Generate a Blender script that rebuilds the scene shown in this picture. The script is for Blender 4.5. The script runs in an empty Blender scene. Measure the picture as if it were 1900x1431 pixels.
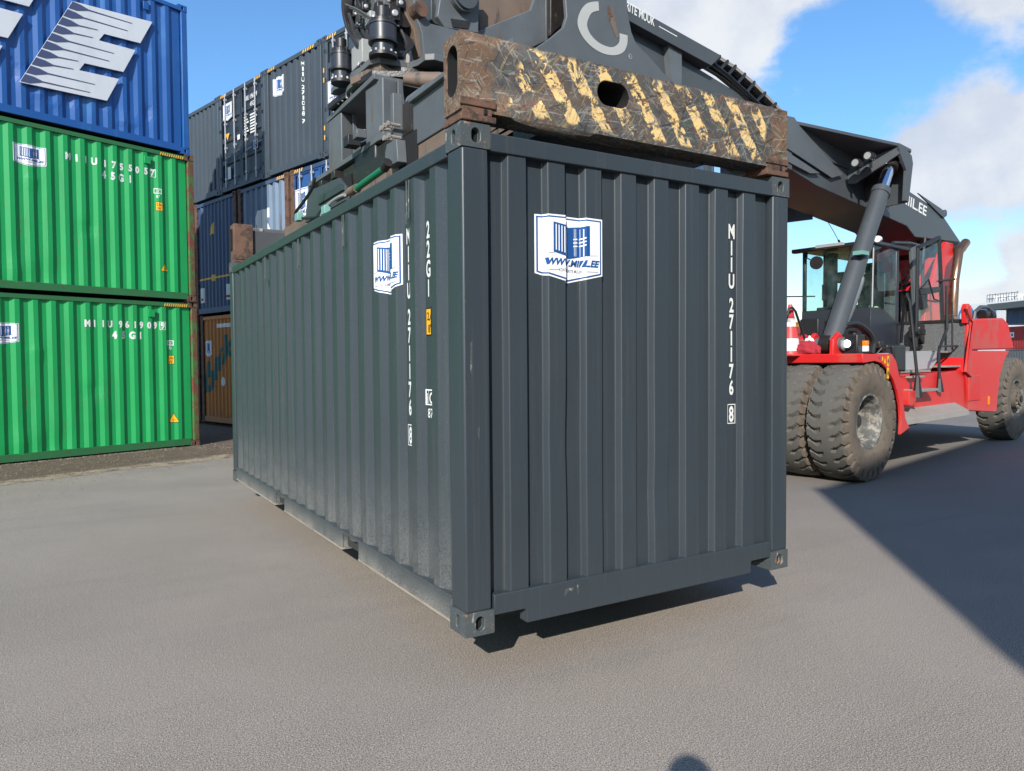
import bpy, bmesh, math, random
from mathutils import Vector, Matrix
random.seed(7)
PI = math.pi
scn = bpy.context.scene
C = scn.collection
# ------------------------------------------------------------------ camera
CAM = Vector((-1.713, -3.312, 1.660))
CR = Vector((0.85658, -0.51594, -0.00767)).normalized()
CF = Vector((0.51566, 0.85614, -0.03273)).normalized()
CF = (CF - CR * CF.dot(CR)).normalized()
CU = CR.cross(CF)
FPX = 1377.84
cd = bpy.data.cameras.new('camera'); cam = bpy.data.objects.new('camera', cd); C.objects.link(cam)
cd.sensor_width = 36; cd.sensor_fit = 'HORIZONTAL'; cd.lens = 36 * FPX / 1900; cd.clip_start = .05; cd.clip_end = 3000
m = Matrix((CR, CU, -CF)).transposed().to_4x4(); m.translation = CAM; cam.matrix_world = m
scn.camera = cam
def ray(px, py): return CF + CR * ((px - 950) / FPX) - CU * ((py - 715.5) / FPX)
# ------------------------------------------------------------------ sun, sky
LD = Vector((0.596, 0.641, -0.483)).normalized()
sd = bpy.data.lights.new('sun', 'SUN'); sun = bpy.data.objects.new('sun', sd); C.objects.link(sun)
sd.energy = 4.6; sd.angle = math.radians(.55); sd.color = (1, .955, .89)
sun.rotation_euler = LD.to_track_quat('-Z', 'Y').to_euler(); sun.location = (-8, -9, 12)
scn.view_settings.view_transform = 'Standard'; scn.view_settings.look = 'None'
scn.view_settings.exposure = 0.38; scn.view_settings.gamma = 1
w = bpy.data.worlds.new('World'); scn.world = w; w.use_nodes = True
wt = w.node_tree; wt.nodes.clear()
def nd(nt, typ, ins=None, **kw):
    n = nt.nodes.new(typ)
    for k, v in kw.items(): setattr(n, k, v)
    for k, v in (ins or {}).items():
        s = n.inputs[k]
        if hasattr(v, 'is_output') or isinstance(v, bpy.types.NodeSocket): nt.links.new(v, s)
        else: s.default_value = v
    return n
def mth(nt, op, a, b=None, c=None, clamp=False):
    i = {0: a}
    if b is not None: i[1] = b
    if c is not None: i[2] = c
    return nd(nt, 'ShaderNodeMath', i, operation=op, use_clamp=clamp).outputs[0]
def mix(nt, f, a, b):
    n = nd(nt, 'ShaderNodeMix', {'Factor': f}, data_type='RGBA')
    for s, v in ((n.inputs[6], a), (n.inputs[7], b)):
        if isinstance(v, bpy.types.NodeSocket): nt.links.new(v, s)
        else: s.default_value = (*v[:3], 1)
    return n.outputs[2]
def ramp(nt, f, lo, hi):
    return nd(nt, 'ShaderNodeMapRange', {'Value': f, 'From Min': lo, 'From Max': hi}, interpolation_type='SMOOTHSTEP').outputs[0]
def noise(nt, vec, scale, detail=4, rough=.55, dist=0):
    return nd(nt, 'ShaderNodeTexNoise', {'Vector': vec, 'Scale': scale, 'Detail': detail, 'Roughness': rough, 'Distortion': dist}).outputs[0]
sky = nd(wt, 'ShaderNodeTexSky', sky_type='NISHITA', sun_disc=False, sun_elevation=math.radians(28.9),
         sun_rotation=math.atan2(-LD.x, -LD.y), air_density=1.0, dust_density=.4, ozone_density=2.5, altitude=50)
g = nd(wt, 'ShaderNodeTexCoord').outputs['Generated']
sep = nd(wt, 'ShaderNodeSeparateXYZ', {0: g}).outputs
az = mth(wt, 'ARCTAN2', sep[0], sep[1]); el = mth(wt, 'ARCSINE', sep[2])
# clouds: soft-edged banks placed by compass bearing and height over the yard, torn by noise
zc = mth(wt, 'ADD', sep[2], .25)
cv = nd(wt, 'ShaderNodeCombineXYZ', {0: mth(wt, 'DIVIDE', sep[0], zc), 1: mth(wt, 'DIVIDE', sep[1], zc), 2: mth(wt, 'MULTIPLY', sep[2], 2.)}).outputs[0]
n1 = noise(wt, cv, 2.2, 8, .58, .3); n2 = noise(wt, g, 9, 7, .6); n3 = noise(wt, cv, .9, 5, .5)
banks = [(38, 25, 9, 3.6, 1.0), (45, 21.5, 4.6, 4.4, 1.0), (50, 25.5, 6, 1.8, .8), (63.2, 12.9, 4.4, 3.3, 1.35), (59, 11.6, 2.4, 2.4, .9),
         (65, 22.8, 6.5, 2.8, .88), (66.5, 6.6, 2.6, 1.9, 1.0), (62, 3.4, 8, 1.2, .7), (50.6, 8.4, 1.7, 1.2, .75), (9, 20.9, 3, .8, .30), (73, 13, 5, 5, .9), (57.5, 24, 3, 1.0, .45),
         (46, 13.2, 2.6, .9, .55), (100, 20, 18, 8, 1), (-60, 25, 25, 8, 1), (150, 30, 40, 9, 1), (-130, 30, 30, 10, 1)]
tot = None
for a, e, ra, re, k in banks:
    dx = mth(wt, 'DIVIDE', mth(wt, 'SUBTRACT', az, math.radians(a)), math.radians(ra))
    dy = mth(wt, 'DIVIDE', mth(wt, 'SUBTRACT', el, math.radians(e)), math.radians(re))
    d2 = mth(wt, 'ADD', mth(wt, 'MULTIPLY', dx, dx), mth(wt, 'MULTIPLY', dy, dy))
    v = mth(wt, 'MULTIPLY', mth(wt, 'POWER', 2.718, mth(wt, 'MULTIPLY', d2, -.75)), k)
    tot = v if tot is None else mth(wt, 'ADD', tot, v)
dens = mth(wt, 'ADD', tot, mth(wt, 'MULTIPLY', mth(wt, 'SUBTRACT', n1, .5), 1.7))
dens = mth(wt, 'ADD', dens, mth(wt, 'MULTIPLY', mth(wt, 'SUBTRACT', n2, .5), 1.15))
dens = nd(wt, 'ShaderNodeMapRange', {'Value': dens, 'From Min': .38, 'From Max': .80}, interpolation_type='SMOOTHSTEP').outputs[0]
shade = ramp(wt, mth(wt, 'ADD', mth(wt, 'MULTIPLY', n3, .5), mth(wt, 'MULTIPLY', n2, .5)), .38, .62)
ccol = mix(wt, shade, (4.9, 5.3, 6.1), (6.9, 7.05, 7.2))
hor = ramp(wt, el, .32, .0)
skyc = nd(wt, 'ShaderNodeMix', {'Factor': 1.0}, data_type='RGBA', blend_type='MULTIPLY')
wt.links.new(sky.outputs[0], skyc.inputs[6]); wt.links.new(mix(wt, hor, (.95, 1.36, 1.62), (1.28, 1.28, 1.22)), skyc.inputs[7])
fin = mix(wt, mth(wt, 'MULTIPLY', dens, .93), skyc.outputs[2], ccol)
bg = nd(wt, 'ShaderNodeBackground', {'Color': fin, 'Strength': .1})
wt.links.new(bg.outputs[0], nd(wt, 'ShaderNodeOutputWorld').inputs[0])

# ------------------------------------------------------------------ materials
def lin(r, g_, b): return tuple(((c / 255 + .055) / 1.055) ** 2.4 if c > 10 else c / 3295 for c in (r, g_, b))
def new_mat(name):
    mt = bpy.data.materials.new(name); mt.use_nodes = True; nt = mt.node_tree
    b = nt.nodes['Principled BSDF']; oc = nd(nt, 'ShaderNodeTexCoord').outputs['Object']
    return mt, nt, b, oc
def paint(name, col, rough=.45, metal=0, var=.12, vs=2.5, spots=None, st=(.62, .68), ss=6, sstretch=(1, 1, 1), dust=None, fine=.0, bump=.0, bs=40, spec=.5, grime=None):
    """painted / plain surface: tone variation, rust or scuff spots, dust that lies thick low down"""
    mt, nt, b, oc = new_mat(name)
    c = col
    n = noise(nt, oc, vs, 5)
    c = mix(nt, n, tuple(x * (1 - var) for x in col), tuple(min(1, x * (1 + var)) for x in col))
    if grime:
        gc, gs, g0, g1, gst = grime
        mp = nd(nt, 'ShaderNodeMapping', {'Vector': oc, 'Scale': gst}).outputs[0]
        c = mix(nt, ramp(nt, noise(nt, mp, gs, 6, .65), g0, g1), c, gc)
    if spots:
        mp = nd(nt, 'ShaderNodeMapping', {'Vector': oc, 'Scale': sstretch}).outputs[0]
        f = ramp(nt, noise(nt, mp, ss, 8, .7), *st); c = mix(nt, f, c, spots)
    if dust:
        dc, z0, z1, amt = dust
        z = nd(nt, 'ShaderNodeSeparateXYZ', {0: oc}).outputs[2]
        f = ramp(nt, z, z1, z0)
        f = mth(nt, 'MULTIPLY', mth(nt, 'POWER', f, 1.6), ramp(nt, mth(nt, 'ADD', noise(nt, oc, 90, 3, .7), mth(nt, 'MULTIPLY', noise(nt, oc, 5, 4), .5)), .5, .95))
        c = mix(nt, mth(nt, 'MULTIPLY', f, amt), c, dc)
    if fine:
        sp = ramp(nt, noise(nt, oc, 220, 2, .5), .66, .74); c = mix(nt, mth(nt, 'MULTIPLY', sp, fine), c, (.5, .48, .43))
    nt.links.new(c, b.inputs['Base Color']) if isinstance(c, bpy.types.NodeSocket) else None
    b.inputs['Metallic'].default_value = metal; b.inputs['Specular IOR Level'].default_value = spec
    r = mth(nt, 'ADD', mth(nt, 'MULTIPLY', n, .18), rough - .09); nt.links.new(r, b.inputs['Roughness'])
    if bump:
        bn = nd(nt, 'ShaderNodeBump', {'Height': noise(nt, oc, bs, 4), 'Strength': bump, 'Distance': .01}); nt.links.new(bn.outputs[0], b.inputs['Normal'])
    return mt
RUST = (.12, .05, .025); DUST = (.36, .32, .27)
M = {}
M['ctn'] = paint('anthracite container paint', (.034, .045, .054), .42, var=.08, vs=1.2, fine=.12, grime=((.055, .062, .066), 5, .5, .8, (6, 6, .12)), bump=.05, bs=14, spots=(.10, .11, .11), st=(.70, .76), ss=3, sstretch=(1, 1, .25))
M['ctn_side'] = paint('dust sprayed anthracite side', (.036, .047, .054), .42, var=.10, vs=1.2, dust=((.30, .28, .25), .05, 1.0, .34), fine=.30, bump=.05, bs=14, grime=((.06, .07, .075), 5, .5, .8, (3, 6, .12)))
M['ctn_rail'] = paint('dusty container rail', (.048, .060, .066), .5, dust=((.34, .31, .27), -.02, .24, .85), fine=.35)
M['ctn_flange'] = paint('sand caked flange', (.30, .255, .20), .8, var=.25, vs=6, spots=(.10, .11, .11), st=(.56, .66), ss=9)
M['ctn_cast'] = paint('worn casting', (.062, .074, .078), .5, spots=(.30, .12, .05), st=(.61, .66), ss=14, fine=.7, grime=((.30, .29, .26), 16, .60, .68, (1, 1, .6)))
M['hole_shade'] = paint('painted opening shade', (.006, .006, .007), .9, var=0)  # near black puts the shade inside openings into the colour
M['grey'] = paint('dark grey container paint', (.045, .060, .075), .5, var=.15, vs=1.5, spots=(.09, .09, .09), st=(.66, .72), ss=5, sstretch=(1, 1, .2), grime=((.07, .06, .055), 3, .6, .8, (1, 1, .15)))
M['greydoor'] = paint('dark door paint', (.018, .026, .036), .45, var=.15)
M['green'] = paint('green container paint', (.006, .30, .075), .5, var=.14, vs=1.2, spots=(.15, .11, .035), st=(.63, .70), ss=5.5, sstretch=(2.2, 1, .35), grime=((.02, .20, .06), 2.5, .5, .8, (1.5, 1, .2)))
M['greenrail'] = paint('dulled green rail paint', (.022, .135, .045), .6, spots=(.10, .06, .035), st=(.56, .66), ss=6, sstretch=(1.5, 1, 1), fine=.2)
M['greenrust'] = paint('rust eaten green paint', (.045, .14, .035), .75, spots=(.13, .045, .025), st=(.44, .52), ss=5, sstretch=(1.4, 1, .8), fine=.4, bump=.2, bs=60)
M['bluep'] = paint('bright blue container paint', (.010, .080, .285), .42, var=.14, vs=1.5, grime=((.03, .14, .36), 2.2, .5, .8, (1, 1, .3)))
M['blue2'] = paint('faded blue container paint', (.026, .062, .135), .55, var=.2, vs=1.6, spots=(.10, .05, .03), st=(.64, .72), ss=5, sstretch=(1, 1, .25), grime=((.06, .09, .14), 4, .45, .75, (1, 1, .12)))
M['blue3'] = paint('pale weathered blue paint', (.13, .19, .27), .6, var=.25, vs=1.5, spots=(.10, .05, .035), st=(.56, .66), ss=3.5, sstretch=(1, 1, .12))
M['bluedoor'] = paint('blue door paint', (.02, .085, .26), .5, spots=RUST, st=(.66, .72))
M['orange'] = paint('orange brown container paint', (.44, .14, .018), .6, var=.2, vs=2, spots=(.10, .045, .02), st=(.60, .70), ss=4, sstretch=(1, 1, .3), dust=((.12, .09, .06), 0, .5, .9))
M['maroon'] = paint('maroon container paint', (.10, .02, .022), .6, spots=RUST, st=(.55, .65))
M['rust'] = paint('rusty steel', (.125, .066, .042), .8, var=.35, vs=8, spots=(.045, .028, .022), st=(.48, .60), ss=7, bump=.35, bs=50, fine=.5)
M['rustbrown'] = paint('brown weathered steel', (.16, .115, .085), .7, var=.3, vs=5, spots=(.06, .05, .045), st=(.5, .62), ss=5, sstretch=(1, 1, .2), bump=.2)
M['steel'] = paint('dark grey machine paint', (.058, .066, .072), .48, var=.2, vs=2.2, spots=(.13, .12, .10), st=(.64, .74), ss=4, fine=.25, bump=.06, bs=25)
M['steelw'] = paint('worn grey machine steel', (.098, .110, .118), .5, var=.3, vs=4, spots=(.10, .085, .07), st=(.55, .68), ss=5, sstretch=(1, 1, .25), fine=.3, bump=.1)
M['steelm'] = paint('mid grey machine steel', (.088, .098, .105), .5, var=.2, vs=4, spots=(.16, .15, .13), st=(.64, .74), ss=5, sstretch=(1, 1, .25), fine=.2, bump=.08)
M['black'] = paint('black plastic', (.014, .015, .017), .45, var=.1, fine=.1)
M['grease'] = paint('greasy black steel', (.020, .017, .015), .4, var=.4, vs=8, bump=.3, spots=(.09, .07, .05), st=(.58, .7))
M['rubber'] = paint('rubber hose', (.016, .016, .017), .5, var=.1)
M['tyre'] = paint('dusty tyre rubber', (.140, .112, .086), .85, var=.22, vs=5, spots=(.10, .088, .072), st=(.5, .62), ss=9, bump=.4, bs=90, spec=.25)
M['tread'] = paint('worn tread rubber', (.108, .103, .092), .85, var=.15, vs=6, bump=.3, bs=120, spec=.25)
M['rim'] = paint('muddy wheel rim', (.09, .09, .085), .6, var=.4, vs=6, spots=(.27, .25, .21), st=(.48, .6), ss=8, bump=.3)
M['red'] = paint('red machine paint', (.60, .018, .018), .40, var=.1, vs=2, spots=(.50, .075, .06), st=(.52, .74), ss=2.2, dust=((.40, .27, .22), .3, 1.5, .4), fine=.06)
M['reddust'] = paint('dust dulled red paint', (.46, .07, .055), .6, var=.2, vs=2.2, spots=(.60, .025, .025), st=(.44, .58), ss=2.0)
M['galv'] = paint('dusty chequer plate', (.27, .24, .21), .6, var=.2, vs=5, bump=.6, bs=70)
M['alu'] = paint('scuffed aluminium', (.45, .45, .45), .45, .4, var=.15)
M['chrome'] = paint('chromed rod', (.62, .66, .72), .12, 1, var=.05)
M['bronze'] = paint('heat tinted exhaust steel', (.30, .17, .11), .3, .85, var=.3, vs=4)
M['white'] = paint('white vinyl', (.80, .81, .82), .5, var=.03)
M['offwhite'] = paint('white lettering paint', (.70, .71, .68), .6, var=.08, vs=10)
M['logo_blue'] = paint('printed blue', (.010, .075, .25), .45, var=.03)
M['logo_grey'] = paint('printed grey', (.12, .13, .15), .5, var=.03)
M['letter_panel'] = paint('silver white letter panel', (.60, .62, .65), .45, var=.05, grime=((.50, .52, .55), 2, .4, .8, (1, 1, .4)))
M['letter_shade'] = paint('slate printed motif', (.055, .07, .15), .5, var=.08)
M['yellow'] = paint('yellow sticker', (.85, .42, .01), .5, var=.05)
M['yel_tape'] = paint('yellow hazard paint', (.75, .42, .06), .6, var=.2, vs=12)
M['blackp'] = paint('printed black', (.012, .012, .012), .5, var=0)
M['cone_red'] = paint('cone red plastic', (.62, .05, .05), .45, var=.15, vs=10)
M['cone_white'] = paint('cone white band', (.72, .70, .68), .5, var=.15, vs=14, grime=((.4, .36, .34), 12, .5, .7, (1, 1, 1)))
M['cloth_blue'] = paint('blue cloth', (.035, .11, .38), .85, bump=.5, bs=30)
M['cloth_red'] = paint('red cloth', (.34, .018, .03), .85, bump=.5, bs=30)
M['cloth_tan'] = paint('brown cloth', (.22, .10, .075), .85, bump=.5, bs=30)
M['hivis'] = paint('hi-vis cloth', (.45, .75, .35), .8, bump=.3, bs=25)
M['greenpipe'] = paint('green sleeve', (.01, .16, .07), .4)
M['teal'] = paint('teal clamp', (.16, .34, .30), .5)
M['cabpaint'] = paint('slate cab paint', (.026, .031, .040), .38, var=.1)
M['jb'] = paint('light grey enamel box', (.30, .31, .30), .5, var=.12, vs=6)
M['amber'] = paint('amber lens', (.75, .22, .01), .3)
M['building'] = paint('white sheet cladding', (.74, .74, .73), .6, var=.03)
M['bldglogo'] = paint('blue sign lettering', (.03, .22, .55), .5)
M['shed'] = paint('pale corrugated sheet', (.34, .33, .30), .6, var=.2, vs=1, grime=((.26, .25, .22), 2, .45, .7, (1, 1, .1)))
M['yelcont'] = paint('ochre container paint', (.50, .27, .035), .6, spots=RUST, st=(.62, .7))
M['slot_d'] = paint('dark floor grey', (.03, .03, .03), .8)  # even dark grey for the container floors
def emis(name, col, s):
    mt, nt, b, oc = new_mat(name); b.inputs['Base Color'].default_value = (*col, 1)
    b.inputs['Emission Color'].default_value = (*col, 1); b.inputs['Emission Strength'].default_value = s; return mt
M['lamp_on'] = emis('lit lamp glass', (1, 1, .93), 4.0)
def glass(name, tint, alpha):
    mt, nt, b, oc = new_mat(name)
    tr = nd(nt, 'ShaderNodeBsdfTransparent', {'Color': (*tint, 1)})
    gl = nd(nt, 'ShaderNodeBsdfGlossy', {'Roughness': .03, 'Color': (.9, .95, .95, 1)})
    df = nd(nt, 'ShaderNodeBsdfDiffuse', {'Color': (.55, .62, .58, 1)})
    bf = nd(nt, 'ShaderNodeNewGeometry').outputs['Backfacing']; fr = mth(nt, 'MULTIPLY', nd(nt, 'ShaderNodeFresnel', {'IOR': 1.45}).outputs[0], mth(nt, 'SUBTRACT', 1.0, bf))
    dm = ramp(nt, noise(nt, oc, 4, 5), .35, .8)
    a = nd(nt, 'ShaderNodeMixShader', {0: mth(nt, 'MULTIPLY', dm, alpha), 1: tr.outputs[0], 2: df.outputs[0]})
    o = nd(nt, 'ShaderNodeMixShader', {0: fr, 1: a.outputs[0], 2: gl.outputs[0]})
    nt.links.new(o.outputs[0], nt.nodes['Material Output'].inputs[0]); return mt
M['glass'] = glass('tinted cab glass', (.88, .955, .945), .05)
M['doorglass'] = glass('clear door glass', (.93, .95, .95), .04)
def beam_mat():
    mt, nt, b, oc = new_mat('scraped rusty beam with worn hazard stripes')
    s = nd(nt, 'ShaderNodeSeparateXYZ', {0: oc}).outputs
    wv = nd(nt, 'ShaderNodeTexNoise', {'Vector': oc, 'Scale': 4.0, 'Detail': 2.0}).outputs[1]
    def scratch(ang, sc, lo, hi, off, st=.07):
        wp = nd(nt, 'ShaderNodeMix', {'Factor': .05}, data_type='RGBA', blend_type='LINEAR_LIGHT'); nt.links.new(oc, wp.inputs[6]); nt.links.new(wv, wp.inputs[7])
        r_ = nd(nt, 'ShaderNodeMapping', {'Vector': wp.outputs[2], 'Rotation': (0, ang, 0), 'Location': off}).outputs[0]
        mp = nd(nt, 'ShaderNodeMapping', {'Vector': r_, 'Scale': (st, 1, 1)}).outputs[0]
        return ramp(nt, noise(nt, mp, sc, 3, .6, .3), lo, hi)
    big = ramp(nt, noise(nt, oc, 3.2, 6, .65), .40, .60)
    ends = mth(nt, 'MAXIMUM', ramp(nt, s[0], .32, .05), ramp(nt, s[0], 2.1, 2.4))
    rustf = mth(nt, 'MAXIMUM', mth(nt, 'MULTIPLY', big, .45), ramp(nt, mth(nt, 'ADD', noise(nt, oc, 7, 7, .7), mth(nt, 'MULTIPLY', ends, .25)), .52, .66))
    c = mix(nt, noise(nt, oc, 14, 5, .7), (.030, .040, .048), (.095, .098, .094))
    c = mix(nt, mth(nt, 'MULTIPLY', rustf, .75), c, mix(nt, noise(nt, oc, 16, 5, .7), (.12, .06, .034), (.20, .125, .075)))
    # remains of yellow stripes
    ph = mth(nt, 'FRACT', mth(nt, 'DIVIDE', mth(nt, 'ADD', s[0], mth(nt, 'MULTIPLY', s[2], .72)), .205))
    tri = mth(nt, 'ABSOLUTE', mth(nt, 'SUBTRACT', ph, .5))
    wob = mth(nt, 'MULTIPLY', mth(nt, 'SUBTRACT', noise(nt, oc, 22, 4, .7), .5), .26)
    stripe = ramp(nt, mth(nt, 'ADD', tri, wob), .245, .225)
    keep = ramp(nt, noise(nt, oc, 11, 6, .72, .8), .535, .495)
    rng = mth(nt, 'MULTIPLY', ramp(nt, s[0], .12, .60), ramp(nt, s[0], 2.28, 2.1))
    keep = mth(nt, 'MULTIPLY', keep, ramp(nt, mth(nt, 'ADD', rng, noise(nt, oc, 5, 3)), .75, .95))
    front = ramp(nt, s[1], .05, .02)
    band = mth(nt, 'MULTIPLY', ramp(nt, s[2], .015, .04), ramp(nt, s[2], .385, .36))
    yf = mth(nt, 'MULTIPLY', mth(nt, 'MULTIPLY', stripe, keep), mth(nt, 'MULTIPLY', front, band))
    c = mix(nt, yf, c, mix(nt, noise(nt, oc, 9, 3), (.66, .43, .16), (.80, .58, .26)))
    for ang, sc, lo, hi, off, col, k in ((.1, 60, .60, .63, (0, 0, 0), (.30, .31, .29), .8), (-.5, 64, .61, .64, (3, 0, 1), (.26, .25, .22), .7), (.75, 60, .61, .64, (5, 0, 2), (.30, .30, .26), .7), (-1.0, 60, .62, .65, (5, 4, 2), (.32, .30, .26), .6),
                                        (1.3, 60, .61, .64, (7, 0, 2), (.24, .22, .18), .6), (.35, 40, .60, .63, (1, 2, 7), (.010, .008, .007), .8), (-.9, 44, .61, .64, (2, 5, 3), (.012, .010, .009), .7), (1.1, 44, .61, .64, (2, 9, 3), (.02, .014, .011), .7),
                                        (.5, 50, .64, .66, (8, 5, 3), (.25, .05, .02), .7), (-.2, 50, .64, .66, (9, 1, 3), (.06, .16, .06), .7), (1.0, 50, .63, .65, (9, 4, 6), (.40, .27, .08), .6), (-.7, 50, .62, .64, (9, 7, 6), (.22, .10, .05), .7)):
        c = mix(nt, mth(nt, 'MULTIPLY', scratch(ang, sc, lo, hi, off), k * .62), c, col)
    nt.links.new(c, b.inputs['Base Color']); b.inputs['Roughness'].default_value = .78; b.inputs['Specular IOR Level'].default_value = .3
    bn = nd(nt, 'ShaderNodeBump', {'Height': noise(nt, oc, 45, 4, .6), 'Strength': .12, 'Distance': .004}); nt.links.new(bn.outputs[0], b.inputs['Normal'])
    return mt
M['beam'] = beam_mat()
def mesh_mat():
    mt, nt, b, oc = new_mat('wire mesh screen')
    w1 = nd(nt, 'ShaderNodeTexVoronoi', {'Vector': oc, 'Scale': 75.0}).outputs['Distance']
    c = mix(nt, ramp(nt, w1, .2, .55), (.20, .205, .205), (.085, .085, .085)); nt.links.new(c, b.inputs['Base Color']); b.inputs['Roughness'].default_value = .6
    return mt
M['mesh'] = mesh_mat()
def ground_mats():
    mt, nt, b, oc = new_mat('worn asphalt')
    agg = noise(nt, oc, 170, 3, .75); mid = noise(nt, oc, 38, 5, .65); big = noise(nt, oc, .55, 5, .6); stre = noise(nt, nd(nt, 'ShaderNodeMapping', {'Vector': oc, 'Rotation': (0, 0, -.42), 'Scale': (.16, 1.5, 1)}).outputs[0], 1.6, 6, .6)
    c = mix(nt, ramp(nt, big, .3, .7), (.252, .212, .178), (.330, .281, .235))
    c = mix(nt, mth(nt, 'MULTIPLY', ramp(nt, stre, .50, .72), .7), c, (.215, .192, .172))
    c = mix(nt, mth(nt, 'MULTIPLY', ramp(nt, mid, .48, .70), .45), c, (.19, .165, .145))
    g2 = noise(nt, oc, 130, 2, .8); g3 = noise(nt, oc, 260, 1, .5); c = mix(nt, mth(nt, 'MULTIPLY', ramp(nt, g2, .55, .61), .95), c, (.56, .50, .42)); c = mix(nt, mth(nt, 'MULTIPLY', ramp(nt, g3, .60, .66), .8), c, (.62, .56, .48)); c = mix(nt, mth(nt, 'MULTIPLY', ramp(nt, g2, .45, .39), .95), c, (.075, .066, .058)); c = mix(nt, mth(nt, 'MULTIPLY', ramp(nt, g3, .40, .35), .8), c, (.07, .062, .055))
    c = mix(nt, ramp(nt, agg, .56, .68), c, (.52, .455, .39))
    c = mix(nt, ramp(nt, agg, .46, .34), c, (.12, .108, .098))
    vo = nd(nt, 'ShaderNodeTexVoronoi', {'Vector': oc, 'Scale': 70.0}).outputs['Distance']
    c = mix(nt, mth(nt, 'MULTIPLY', ramp(nt, vo, .20, .08), .95), c, (.62, .56, .50))
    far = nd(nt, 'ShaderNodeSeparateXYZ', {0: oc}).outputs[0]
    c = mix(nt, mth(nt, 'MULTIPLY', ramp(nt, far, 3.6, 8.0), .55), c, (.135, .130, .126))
    # small oil drips
    v2 = nd(nt, 'ShaderNodeTexVoronoi', {'Vector': oc, 'Scale': 1.35}).outputs['Distance']
    c = mix(nt, mth(nt, 'MULTIPLY', ramp(nt, v2, .018, .010), .7), c, (.06, .05, .045))
    nt.links.new(c, b.inputs['Base Color']); b.inputs['Roughness'].default_value = .85; b.inputs['Specular IOR Level'].default_value = .3
    h = mth(nt, 'ADD', agg, mth(nt, 'MULTIPLY', mid, .7))
    bn = nd(nt, 'ShaderNodeBump', {'Height': h, 'Strength': .12, 'Distance': .004}); nt.links.new(bn.outputs[0], b.inputs['Normal'])
    M['asphalt'] = mt
    mt, nt, b, oc = new_mat('trodden soil and grit')
    s = nd(nt, 'ShaderNodeSeparateXYZ', {0: oc}).outputs
    # object Y runs from the asphalt edge (0) towards the stacks
    e = mth(nt, 'ADD', s[1], mth(nt, 'MULTIPLY', mth(nt, 'SUBTRACT', noise(nt, oc, 1.6, 5), .5), .5))
    c = mix(nt, ramp(nt, e, .30, .62), (.40, .31, .22), (.115, .078, .050))
    c = mix(nt, ramp(nt, noise(nt, oc, 3.2, 7, .7), .45, .62), c, (.15, .105, .07))
    c = mix(nt, ramp(nt, noise(nt, oc, 60, 4, .7), .56, .70), c, (.27, .21, .155))
    c = mix(nt, ramp(nt, noise(nt, oc, 45, 4, .7), .44, .34), c, (.055, .042, .032))
    c = mix(nt, mth(nt, 'MULTIPLY', ramp(nt, nd(nt, 'ShaderNodeTexVoronoi', {'Vector': oc, 'Scale': 22.0}).outputs['Distance'], .22, .08), ramp(nt, noise(nt, oc, 2, 3), .42, .6)), c, (.52, .47, .42))
    nt.links.new(c, b.inputs['Base Color']); b.inputs['Roughness'].default_value = .95
    bn = nd(nt, 'ShaderNodeBump', {'Height': noise(nt, oc, 28, 6, .7), 'Strength': .9, 'Distance': .02}); nt.links.new(bn.outputs[0], b.inputs['Normal'])
    M['soil'] = mt
ground_mats()
M['pebble'] = paint('pale gravel stones', (.30, .255, .21), .9, var=.4, vs=30)

M['pebble_dark'] = paint('brown gravel stones', (.13, .09, .06), .9, var=.4, vs=30)
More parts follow.
